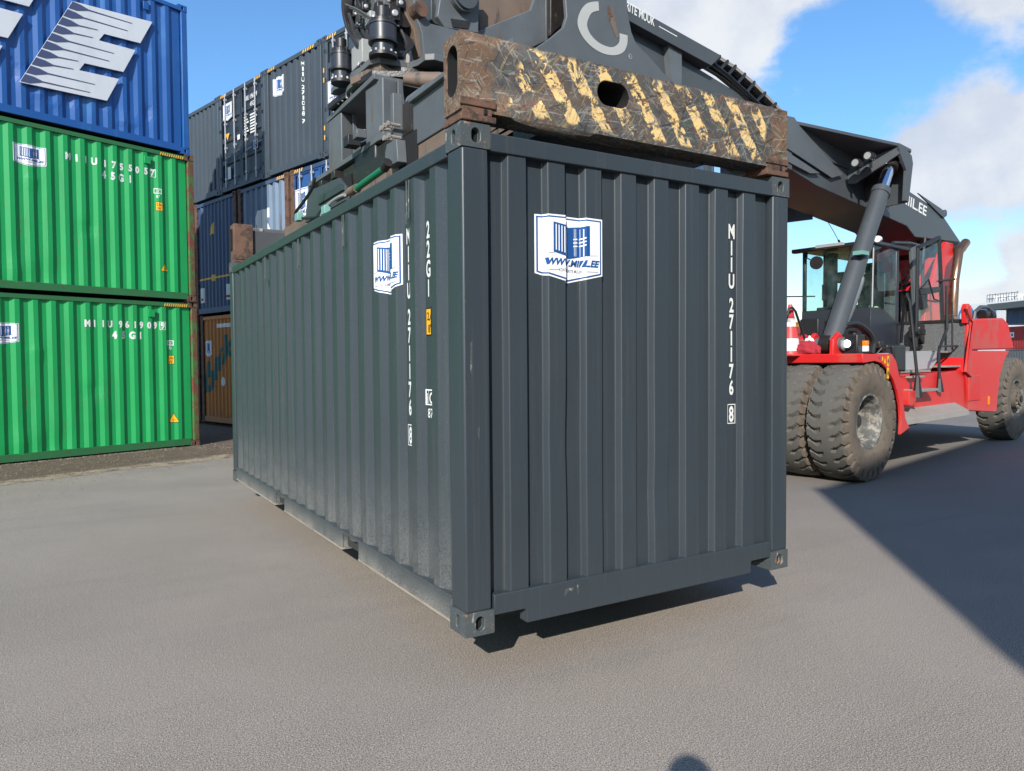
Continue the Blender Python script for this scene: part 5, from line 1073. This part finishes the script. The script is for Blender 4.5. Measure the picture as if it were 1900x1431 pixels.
for i in range(5): hose('hose', hp((640 + 8 * i, 8 + 6 * i, 5.0), (668 + 6 * i, 20 + 5 * i, 4.96), (700, 40 + 4 * i, 4.88), (728 + 3 * i, 48, 4.84)), .009, 'steelw')
for i in range(5): hose('hose', hp((678 + 3 * i, 96, 4.66), (670 + 5 * i, 108 + 4 * i, 4.58), (664 + 6 * i, 122, 4.50)), .009, 'alu')
for i in range(3): hose('hose', hp((742 + 3 * i, 96, 4.62), (752 + 3 * i, 104, 4.56), (754 + 2 * i, 118, 4.48)), .010, 'galv')
for (px, py, z, a, m_) in ((686, 40, 4.90, .10, 'jb'), (700, 26, 4.98, .12, 'grease'), (672, 18, 5.05, .08, 'black'), (662, 52, 4.88, .06, 'steelm'), (722, 34, 4.92, .12, 'grease'), (688, 66, 4.80, .07, 'black'), (664, 92, 4.70, .05, 'rustbrown'), (712, 8, 5.08, .12, 'steelm'), (655, 30, 5.0, .06, 'grease'), (736, 12, 5.05, .09, 'black')):
    p_ = at(px, py, z); MB().box((p_.x, p_.y, z), (p_.x + a, p_.y + a * 1.4, z + a * 1.1), m_).cyl((p_.x + a * .5, p_.y - a * .15, z + a * .5), (p_.x + a * .5, p_.y + .01, z + a * .5), a * .28, 'alu', n=10).build('valve_body', T, .01, xf=W2T)
slab('under_shelf', [(608, 204), (625, 190), (655, 174), (668, 156), (690, 142)], ZH - .12, [(1.4, 3.0), (1.4, up_l.y)], .06, 'grease')
for (px, py, z, a, m_) in ((640, 182, 4.30, .06, 'grease'), (655, 172, 4.31, .05, 'steelw'), (632, 192, 4.30, .05, 'rustbrown'), (668, 162, 4.31, .045, 'grease'), (620, 200, 4.30, .06, 'black'), (646, 268, 3.71, .09, 'black'), (662, 254, 3.71, .07, 'steelm'), (764, 196, 3.68, .07, 'grease'), (620, 330, 3.50, .07, 'grease'), (596, 346, 3.50, .06, 'black')):
    p_ = at(px, py, z); MB().box((p_.x, p_.y, z), (p_.x + a * 1.4, p_.y + a * 1.6, z + a * 1.1), m_).build('bracket_block', T, .006, xf=W2T)
for k_ in range(8):
    p_ = at(628 + k_ * 8, 190 - k_ * 5.4, 4.31); MB().cyl(p_ + Vector((0, 0, -.02)), p_ + Vector((0, 0, .05)), .012, 'alu', n=6).build('bolt', T, xf=W2T)
mb = MB(); a, b = wx(766, 192, .72), wx(800, 168, .72); mb.cyl(a, b, .065, 'steelw', n=20); mb.build('side_shift_cylinder', T, xf=W2T)
mb = MB(); a = wx(738, 240, .62); mb.box((.57, a.y - .03, 3.42), (.65, a.y + .03, 3.80), 'steelw').box((.65, a.y - .26, 3.46), (.82, a.y - .03, 3.72), 'grease')
mb.prism([wx(717, 268, .52), wx(735, 258, .52), wx(738, 300, .52), wx(716, 312, .52), wx(714, 285, .52)], (.08, 0, 0), 'steelw').box((.60, a.y - .40, 3.06), (.74, a.y - .06, 3.42), 'hole_shade'); mb.build('guide_block', T, .006, xf=W2T)
mb = MB()
for (px, py) in ((716, 240), (722, 235), (729, 231), (722, 258), (730, 254)):
    a = wx(px, py, .55); mb.cyl(a - Vector((.04, 0, 0)), a + Vector((.06, 0, 0)), .013, 'galv', n=8).cyl(a - Vector((.05, 0, 0)), a - Vector((.03, 0, 0)), .022, 'galv', n=6)
mb.build('adjusting_screw', T, xf=W2T)
XC = .42
e_ = [wx(*q, XC) for q in ((713, 313), (663, 349), (650, 356), (626, 370))]
MB().cyl(e_[0], e_[1], .028, 'greenpipe', n=14).build('extension_cylinder', T, xf=W2T); MB().cyl(e_[1], e_[2], .038, 'rustbrown', n=14).cyl(e_[2], e_[3], .024, 'rustbrown', n=12).build('cylinder_rod_end', T, xf=W2T); MB().cyl(e_[0], wx(720, 301, XC), .036, 'grease', n=12).build('cylinder_end', T, xf=W2T)
hose('hose', [W2T @ wx(*p, XC - .03) for p in ((640, 362), (628, 366), (612, 377), (602, 388), (596, 402))], .014, 'alu')
hose('hose', [W2T @ wx(*p, XC - .02) for p in ((604, 392), (590, 402), (572, 405), (556, 404), (548, 396), (562, 376), (578, 352), (584, 330))], .016)
for q_ in ((605, 390), (555, 403)): c_ = wx(*q_, XC - .04); MB().box((c_.x - .03, c_.y - .05, c_.z - .04), (c_.x + .03, c_.y + .06, c_.z + .04), 'teal').build('hose_clamp', T, .006, xf=W2T)
# covers, and thin dark sheets put in for shade along the visible flank
c0_, c1_, c2_, c3_ = wx(571, 356, .56), wx(640, 352, .56), wx(640, 380, .56), wx(560, 420, .56)
mb = MB(); mb.prism([c0_, wx(628, 330, .56), wx(640, 345, .56), wx(640, 372, .56), wx(566, 414, .56)], (.05, 0, 0), 'ctn_rail').prism([wx(588, 366, .54), wx(632, 340, .54), wx(636, 352, .54), wx(590, 380, .54)], (.02, 0, 0), 'ctn_side'); mb.build('side_cover', T, .004, xf=W2T)
mb = MB(); mb.prism([wx(640, 325, .60), wx(700, 290, .60), wx(716, 290, .60), wx(716, 310, .60), wx(652, 345, .60)], (.01, 0, 0), 'grease').prism([wx(600, 352, .585), wx(650, 322, .585), wx(652, 344, .585), wx(640, 352, .585)], (.01, 0, 0), 'hole_shade'); mb.build('flank_shade', T, xf=W2T)
# end beams; the near one is scraped bare
def end_beam(y0, y1, name, m, zb=2.915, zt=3.300):
    X0, X1 = -.004, 2.425; yn = min(y0, y1); dy = abs(y1 - y0)
    mb = MB(); Z = Vector((0, 0, 1)); h = zt - zb
    near = y0 < 1
    o = Vector((X0, yn, zb)); X = Vector((1, 0, 0)); Y = Vector((0, 1, 0)); L_ = X1 - X0
    if near: mb.hole_plate(o, X, Z, -Y, L_, h, .965, .235, .112, .068, m, 'hole_shade', depth=.14)
    else: mb.add([o, o + X * L_, o + X * L_ + Z * h, o + Z * h], [(0, 1, 2, 3)], m)
    mb.hole_plate(o, Y, Z, -X, dy, h, dy * .5, h * .54, .055, .125, m, 'hole_shade', depth=.10)
    b = o + Y * dy; mb.add([b, b + X * L_, b + X * L_ + Z * h, b + Z * h], [(0, 1, 2, 3)], m)
    c_ = o + X * L_; mb.add([c_, c_ + Y * dy, c_ + Y * dy + Z * h, c_ + Z * h], [(0, 1, 2, 3)], m)
    t = o + Z * h; mb.add([t, t + X * L_, t + X * L_ + Y * dy, t + Y * dy], [(0, 1, 2, 3)], m); mb.add([o, o + X * L_, o + X * L_ + Y * dy, o + Y * dy], [(0, 1, 2, 3)], m)
    e = mb.build(name, T, .010, loc=(0, yn, zb), seg=3)
    e.matrix_parent_inverse = W2T.copy()
    return e
eb = end_beam(0.0, .185, 'end_beam', 'beam')
for x0_, w_ in ((-.006, .20), (2.215, .21)):
    mb = MB(); mb.box((x0_, -.012, 2.862), (x0_ + w_, .19, 2.895), 'rust').box((x0_ + .012, -.004, 2.895), (x0_ + w_ - .02, .18, 2.95), 'rust').box((x0_ - .004, -.012, 2.935), (x0_ + w_, -.001, 2.975), 'rust'); mb.box((x0_ + .13, -.010, 2.90), (x0_ + .15, -.001, 2.93), 'hole_shade')
    mb.cyl((x0_ + .09, .09, 2.80), (x0_ + .09, .09, 2.87), .045, 'rust', n=12); mb.build('twistlock_block', T, .004, xf=W2T)
mb = MB(); mb.box((.02, 5.86, 2.88), (.24, 6.075, 3.30), 'rust').prism([(.22, 6.07, 3.30), (2.42, 6.07, 3.30), (2.42, 6.07, 2.9), (.36, 6.07, 2.88)], (0, -.02, 0), 'steelm').box((2.2, 5.86, 2.88), (2.43, 6.07, 3.30), 'rust').box((.24, 5.9, 2.92), (2.2, 6.04, 3.24), 'steel')
mb.build('far_end_beam', T, .008, xf=W2T)
mb = MB(); mb.box((-.002, 5.93, 3.0), (.019, 6.0, 3.24), 'hole_shade')
for (px, py) in ((484, 427), (484, 445)): q = ray(px, py); q = CAM + q * ((6.05 - CAM.y) / q.y); mb.cyl((q.x, 6.06, q.z), (q.x, 6.03, q.z), .022, 'alu', n=8)
q = ray(507, 436); q = CAM + q * ((6.05 - CAM.y) / q.y); mb.cyl((q.x, 6.045, q.z), (q.x, 6.0, q.z), .022, 'hole_shade', n=10); mb.build('beam_fittings', T, xf=W2T)
mb = MB(); mb.box((.02, 5.87, 2.855), (.23, 6.06, 2.885), 'rust'); mb.build('twistlock_block', T, .004, xf=W2T)
# gooseneck between end beam and arm
mb = MB(); mb.box((.60, .186, 2.93), (1.9, .50, 3.22), 'grease').box((.62, .186, 3.0), (.86, 1.1, 3.24), 'steelm'); mb.build('gooseneck', T, .006, xf=W2T)
# hazard plates on the mudguard
d = Decal(); k = lambda px, py: side(px, py, -2.07)
a = k(1645, 658); d.rect(a[0], a[1] - .16, a[0] + .07, a[1] - .02, 'yellow', 0).rect(a[0], a[1] - .33, a[0] + .07, a[1] - .18, 'yellow', 0)
for z in (-.09, -.255): d.poly([(a[0] + .015, a[1] + z), (a[0] + .035, a[1] + z + .05), (a[0] + .055, a[1] + z), (a[0] + .035, a[1] + z - .05)], 'blackp', 1)
d.rect(a[0] - .15, a[1] - .085, a[0] - .11, a[1] - .03, 'yellow', 0).poly([(a[0] - .09, a[1] - .12), (a[0] - .02, a[1] - .12), (a[0] - .055, a[1] - .03)], 'yellow', 0).rect(a[0] - .23, a[1] - .06, a[0] - .19, a[1] - .03, 'logo_blue', 0)
decal_side(d, -2.07, 'warning_decal', T)
d = Decal().text('L.EE', 1.10, 1.10, .17, 'offwhite', 0, width=.36, align='L', shear=-.12, bold=.06).rect(1.16, 1.02, 1.34, 1.028, 'offwhite', 0); decal_side(d, -1.82, 'body_lettering', T)
# antenna and guy line
MB().tube([S3(1557, 449, .3), S3(1548, 432, .3), S3(1535, 410, .3)], .006, 'black', 5).cyl(S3(1559, 453, .3), S3(1556, 446, .3), .02, 'black').build('antenna', T)
rail([S3(1440, 551, .9), S3(1512, 550, .6)], .012, 'black', 'grab_wire')
rail([S3(1462, 585, -1.1), S3(1464, 573, -1.1), S3(1470, 571, -1.1), S3(1476, 578, -1.1), S3(1497, 640, -1.1)], .018, 'black', 'deck_handrail')
mb = MB(); a = side(1500, 655, -.6); mb.xz([(a[0] - .3, 1.70), (a[0] - .28, 1.92), (a[0] - .1, 2.05), (a[0] + .1, 1.98), (a[0] + .2, 1.70)], -.62, -.54, 'red'); mb.build('cylinder_bracket', T, .02)
# ------------------------------------------------------------------ things lying on the machine
def T2(x, y, z): return T2W @ Vector((x, y, z))
a = side(1464, 700, -1.0); cb = T2(-.12, -1.13, 1.70)
cb = None
r0 = ray(1465, 655); yl = -1.02
sx, sz = side(1466, 664, yl); cpos = T2(sx, yl, 1.70)
ck = (sz * 0 + 1)
cone = empty('traffic_cone', cpos, 0, label='red and white traffic cone standing on the red front deck', cat='traffic cone')
hc = side(1466, 565, yl)[1] - 1.70
mb = MB(); mb.box((-.19, -.19, 0), (.19, .19, .03), 'cone_red'); mb.build('base', cone, .01)
zs = [.03, .10, .34, .57, .73, 1.0]; ms = ['cone_red', 'cone_white', 'cone_red', 'cone_white', 'cone_red']; 
rad = lambda t: .155 - .128 * t
body = MB()
for i in range(5): body.cyl((0, 0, zs[i] * hc), (0, 0, zs[i + 1] * hc), rad(zs[i]), ms[i], rad(zs[i + 1]), n=28, caps=(i == 4))
body.build('cone_body', cone)
def cloth(name, p, sx_, sy_, sz_, m, label, seed):
    rg = random.Random(seed); bm = bmesh.new(); bmesh.ops.create_icosphere(bm, subdivisions=4, radius=1)
    for v in bm.verts:
        n_ = v.co.normalized(); k = 1 + .12 * math.sin(n_.x * 6 + seed) * math.cos(n_.y * 7 + seed * 2) + .05 * math.sin(n_.z * 9 + n_.x * 8 + seed)
        v.co = Vector((n_.x * sx_ * k, n_.y * sy_ * k, max(-.35, n_.z) * sz_ * k + sz_ * .35))
    me = bpy.data.meshes.new(name); bm.to_mesh(me); bm.free(); me.materials.append(M[m])
    for q in me.polygons: q.use_smooth = True
    o = bpy.data.objects.new(name, me); C.objects.link(o); o.location = p; tag(o, label, 'cloth'); return o
for (px, py, w_, h_, m, lb, sd_) in ((1470, 664, .20, .13, 'cloth_blue', 'crumpled blue cloth on the edge of the red deck below the cone', 1), (1494, 663, .22, .14, 'cloth_red', 'crumpled dark red cloth on the deck beside the blue one', 2), (1478, 655, .24, .16, 'cloth_tan', 'heap of brown straps on the deck behind the blue cloth', 3), (1501, 657, .09, .17, 'cone_white', 'pale rag lying on the red cloth', 5)):
    y_, z_ = front(px, 664, -.18 if sd_ in (1, 2) else -.02); cloth('rag' if sd_ != 3 else 'strap_heap', T2(-.18 if sd_ in (1, 2) else -.02, y_, 1.725 if sd_ != 5 else 1.74), w_ * .6, w_, h_, m, lb, sd_)
v_ = cloth('safety_vest', T2(3.52, -.38, 2.40), .18, .22, .16, 'hivis', 'crumpled hi-vis vest lying behind the side window of the cab', 4)
# ------------------------------------------------------------------ far background
def far(px, py, dd):      # point at horizontal distance dd along a line of sight
    r = ray(px, py); return CAM + r * (dd / math.hypot(r.x, r.y))
yc_ = far(1484, 640, 24); yy = empty('shipping_container', (far(1478, 640, 26).x, far(1478, 640, 26).y, .05), math.radians(12), label='ochre container glimpsed behind the cone and the cab', cat='container')
container_ochre = yy
mb = MB(); pr = corr(0, 2.4, .25, .11, .018, .04)
P = lambda s, z, d=0: Vector((-d, 2.4 - s, z)); corr_wall('end_wall', yy, P, pr, .1, 2.75, 'yelcont'); MB().box((0, 0, 2.70), (.08, 2.4, 2.82), 'yelcont').box((0, 0, 0), (6, .06, 2.8), 'yelcont').box((0, 2.34, 0), (6, 2.4, 2.8), 'yelcont').box((.05, .06, 2.7), (6, 2.34, 2.78), 'yelcont').build('frame', yy)
# white hall with sign
b0, b1 = far(1735, 571, 150), far(1990, 560, 132); dr = Vector((b1.x - b0.x, b1.y - b0.y, 0)); Lb = dr.length; dr.normalize(); nb = Vector((dr.y, -dr.x, 0)); 
hb0 = Vector((b0.x, b0.y, 0)); Hb = b0.z
bw = empty('warehouse', hb0, math.atan2(dr.y, dr.x), label='long white hall with blue sign letters in the distance behind the machine', cat='building')
def bsz(px, py):
    r = ray(px, py); o = hb0; t = (o - CAM).dot(nb) / r.dot(nb); p = CAM + r * t; return ((p - hb0).dot(dr), p.z)
mb = MB(); mb.box((0, 0, 0), (Lb, 20, Hb), 'building'); mb.build('wall', bw, .02)
mb = MB(); 
x_ = lambda px: bsz(px, 565)[0]
for i in range(12): mb.tube([(x_(1812 + i * 5), 2, Hb), (x_(1812 + i * 5), 2, Hb + 1.35 + .2 * (i % 2))], .05, 'steelw', 5).box((x_(1814 + i * 5), 3, Hb), (x_(1817 + i * 5), 5, Hb + .6 + .3 * (i % 3)), 'building')
mb.tube([(x_(1812), 2, Hb + 1.4), (x_(1870), 2, Hb + 1.4)], .05, 'steelw', 5).tube([(x_(1812), 2, Hb + .8), (x_(1870), 2, Hb + .8)], .05, 'steelw', 5).box((x_(1809), 2.5, Hb), (x_(1820), 5, Hb + 1.2), 'building').box((x_(1893), 2.5, Hb), (x_(1903), 5, Hb + 1.4), 'building').box((x_(1889), 2.5, Hb), (x_(1893), 5, Hb + .5), 'building'); mb.build('roof_plant', bw)
a, b = bsz(1779, 590), bsz(1853, 584); Decal().text('CENTER', a[0], a[1] - .9, 2.3, 'bldglogo', 1, width=b[0] - a[0], align='L', bold=.03).build('sign_lettering', bw, lambda s, z, q=0: Vector((s, -q, z)), eps=.05)
# containers at the far right edge
fa = far(1866, 640, 105); 
for k, (m, zz, lb) in enumerate((('red', 2.62, 'red ribbed container far off at the right edge, under the dark one'), ('blue2', 5.45, 'dark blue grey ribbed container far off at the right edge, on the red one'), ('steelw', 0, 'grey container far off at the right edge, at the foot of its stack'))):
    fr_ = empty('shipping_container', (fa.x, fa.y, zz), math.atan2(dr.y, dr.x) - .15, label=lb, cat='container')
    P = lambda s, z, d=0: Vector((s, -d, z)); corr_wall('side_wall', fr_, P, corr(.1, 6, .25, .09, .04, .04), .12, 2.5, 'bluep' if False else ('blue2' if k else 'redc'))if False else None
    M['redc'] = M.get('redc') or paint('dull red container paint', (.30, .02, .022), .6, var=.2)
    corr_wall('side_wall', fr_, P, corr(.1, 6, .25, .09, .04, .04), .12, 2.5, ('redc', 'blue2', 'steelw')[k])
    mc = ('redc', 'steelw', 'steelw')[k]
    MB().box((0, -.02, 2.48), (6.06, .08, 2.6), mc).box((0, 0, 0), (6.06, 2.4, .12), mc).box((0, .08, 2.48), (6.06, 2.4, 2.58), mc).box((0, .0, .1), (.1, 2.4, 2.5), mc).box((5.96, 0, .1), (6.06, 2.4, 2.5), mc).box((.1, 2.34, .1), (5.96, 2.4, 2.5), mc).build('frame', fr_)
    if not k: Decal().rect(.75, 1.35, 1.35, 1.95, 'white', 0).rect(.9, 1.5, 1.2, 1.8, 'logo_blue', 1).build('sticker', fr_, P, eps=.02)
if True:
    M['awn'] = paint('grey awning', (.10, .12, .12), .7)
    an = empty('canopy', (0, 0, 0), label='grey flat canopy over the containers at the right edge', cat='canopy')
    an.location = (fa.x - 1.5 * dr.x, fa.y - 1.5 * dr.y, 5.25 + .12); an.rotation_euler = (0, 0, math.atan2(dr.y, dr.x) - .15)
    zc0 = far(1863, 608, 40).z; an.location.z = 7.25
    MB().box((.6, -1.5, 0), (14, 3, .7), 'awn').build('roof_slab', an, .01)
# pale corrugated shed seen under the beam
s1, s0_ = far(1290, 300, 21), far(1050, 300, 19); dr2 = Vector((s1.x - s0_.x, s1.y - s0_.y, 0)); Ls = dr2.length; dr2.normalize()
sh = empty('shed', (s0_.x, s0_.y, 0), math.atan2(dr2.y, dr2.x), label='pale corrugated shed wall seen between the container top and the rusty beam', cat='shed')
P = lambda s, z, d=0: Vector((s, -d, z)); corr_wall('wall', sh, P, corr(0, Ls - .02, .18, .05, .04, .03), 0, 7.6, 'shed'); MB().box((Ls - .02, 0, 0), (Ls + .28, 3, 7.6), 'blue2').box((0, .05, 7.5), (Ls, 3, 7.65), 'shed').box((0, .03, 0), (.1, 3, 7.5), 'shed').build('side_wall', sh)
# ------------------------------------------------------------------ what casts the long shadow on the right: a stack behind the viewer
sa = math.radians(14); hS = 8.75; c0 = Vector((6.46, 2.80, 0)) - LD * (hS / -LD.z); c0.z = 0
us = Vector((math.cos(sa), math.sin(sa), 0)); vs_ = Vector((-math.sin(sa), math.cos(sa), 0))
for k in range(3):
    m_ = ('maroon', 'blue2', 'grey')[k]
    r = empty('shipping_container', c0 - vs_ * W0 + Vector((0, 0, k * 2.915)), sa, label=('maroon container at the foot of the stack behind the viewer', 'navy container in the middle of the stack behind the viewer', 'dark grey container on top of the stack behind the viewer')[k], cat='container', group='stack behind the viewer that throws the shadow')
    frame_parts(r, LH * 2 if False else LH, W0, HH, m_, m_, m_)
    for kd in ('s0', 's1', 'e0', 'e1'):
        wd = frame(kd, LH, W0)[3]; corr_wall('side_wall' if kd[0] == 's' else 'end_wall', r, wallP(kd, LH, W0), corr(.14, wd - .14, .278, .072, .068, .036), .13, HH - .09, m_)
    MB().box((.05, .05, HH - .06), (LH - .05, W0 - .05, HH), m_).build('roof_sheet', r)

# ------------------------------------------------------------------ the photographer, just behind the camera; only the shadow of the head and shoulders reaches the picture
def figure(name, loc, rz, label):
    o = Vector((0, 0, 0)); J = {'pelvis': (0, 0, .98), 'spine': (0, .02, 1.18), 'chest': (0, .03, 1.38), 'neck': (0, .02, 1.52), 'head': (0, -.01, 1.62), 'crown': (0, -.01, 1.76)}
    for sg, t in ((-1, 'l'), (1, 'r')): J.update({'sh' + t: (sg * .18, .03, 1.45), 'el' + t: (sg * .26, -.06, 1.20), 'wr' + t: (sg * .13, -.24, 1.36), 'hip' + t: (sg * .09, 0, .94), 'kn' + t: (sg * .11, -.02, .50), 'an' + t: (sg * .12, .02, .09), 'to' + t: (sg * .13, -.15, .05)})
    R_ = dict(pelvis=.15, spine=.14, chest=.16, neck=.058, head=.085, crown=.075); rr = dict(sh=.065, el=.048, wr=.030, hip=.095, kn=.062, an=.048, to=.04)
    names = list(J); idx = {n: i for i, n in enumerate(names)}
    E_ = [('pelvis', 'spine'), ('spine', 'chest'), ('chest', 'neck'), ('neck', 'head'), ('head', 'crown')]
    for t in 'lr': E_ += [('chest', 'sh' + t), ('sh' + t, 'el' + t), ('el' + t, 'wr' + t), ('pelvis', 'hip' + t), ('hip' + t, 'kn' + t), ('kn' + t, 'an' + t), ('an' + t, 'to' + t)]
    me = bpy.data.meshes.new(name); me.from_pydata([J[n] for n in names], [(idx[a], idx[b]) for a, b in E_], []); me.materials.append(M['cloth_navy'])
    ob = bpy.data.objects.new(name, me); C.objects.link(ob); ob.location = loc; ob.rotation_euler = (0, 0, rz)
    sk = ob.modifiers.new('skin', 'SKIN'); sk.use_smooth_shade = True
    for i, n in enumerate(names):
        r_ = R_.get(n) or rr[n[:-1]]; me.skin_vertices[0].data[i].radius = (r_, r_ * (.8 if n in ('pelvis', 'spine', 'chest') else 1))
    me.skin_vertices[0].data[0].use_root = True
    ob.modifiers.new('subd', 'SUBSURF').levels = 2; ob.modifiers['subd'].render_levels = 2
    tag(ob, label, 'person'); return ob
M['cloth_navy'] = paint('navy work jacket cloth', (.03, .04, .07), .85); M['skin'] = paint('skin', (.45, .26, .18), .5); M['hair'] = paint('dark hair', (.03, .02, .015), .7)
p_ = figure('person', (-1.80, -3.53, 0), math.atan2(CF.y, CF.x) + PI / 2, 'person in a navy jacket standing behind the viewer with both hands raised')
p_.scale = (1.02, 1.02, 1.02)
def part_ball(nm, c, r3, m):
    bm = bmesh.new(); bmesh.ops.create_icosphere(bm, subdivisions=3, radius=1)
    for v in bm.verts: v.co = Vector((c[0] + v.co.x * r3[0], c[1] + v.co.y * r3[1], c[2] + v.co.z * r3[2]))
    me = bpy.data.meshes.new(nm); bm.to_mesh(me); bm.free(); me.materials.append(M[m])
    for q in me.polygons: q.use_smooth = True
    ob = bpy.data.objects.new(nm, me); C.objects.link(ob); ob.parent = p_; return ob
part_ball('face', (0, -.035, 1.67), (.078, .085, .115), 'skin'); part_ball('hair', (0, .012, 1.72), (.092, .105, .10), 'hair')
def grit():
    u = random.uniform(-4, 7); return soilpt(u, -abs(random.gauss(0, .55)))
pebbles('loose_gravel', 700, grit, .004, .014, ['pebble', 'soil'], 'loose grit strewn over the asphalt beside the soil strip')
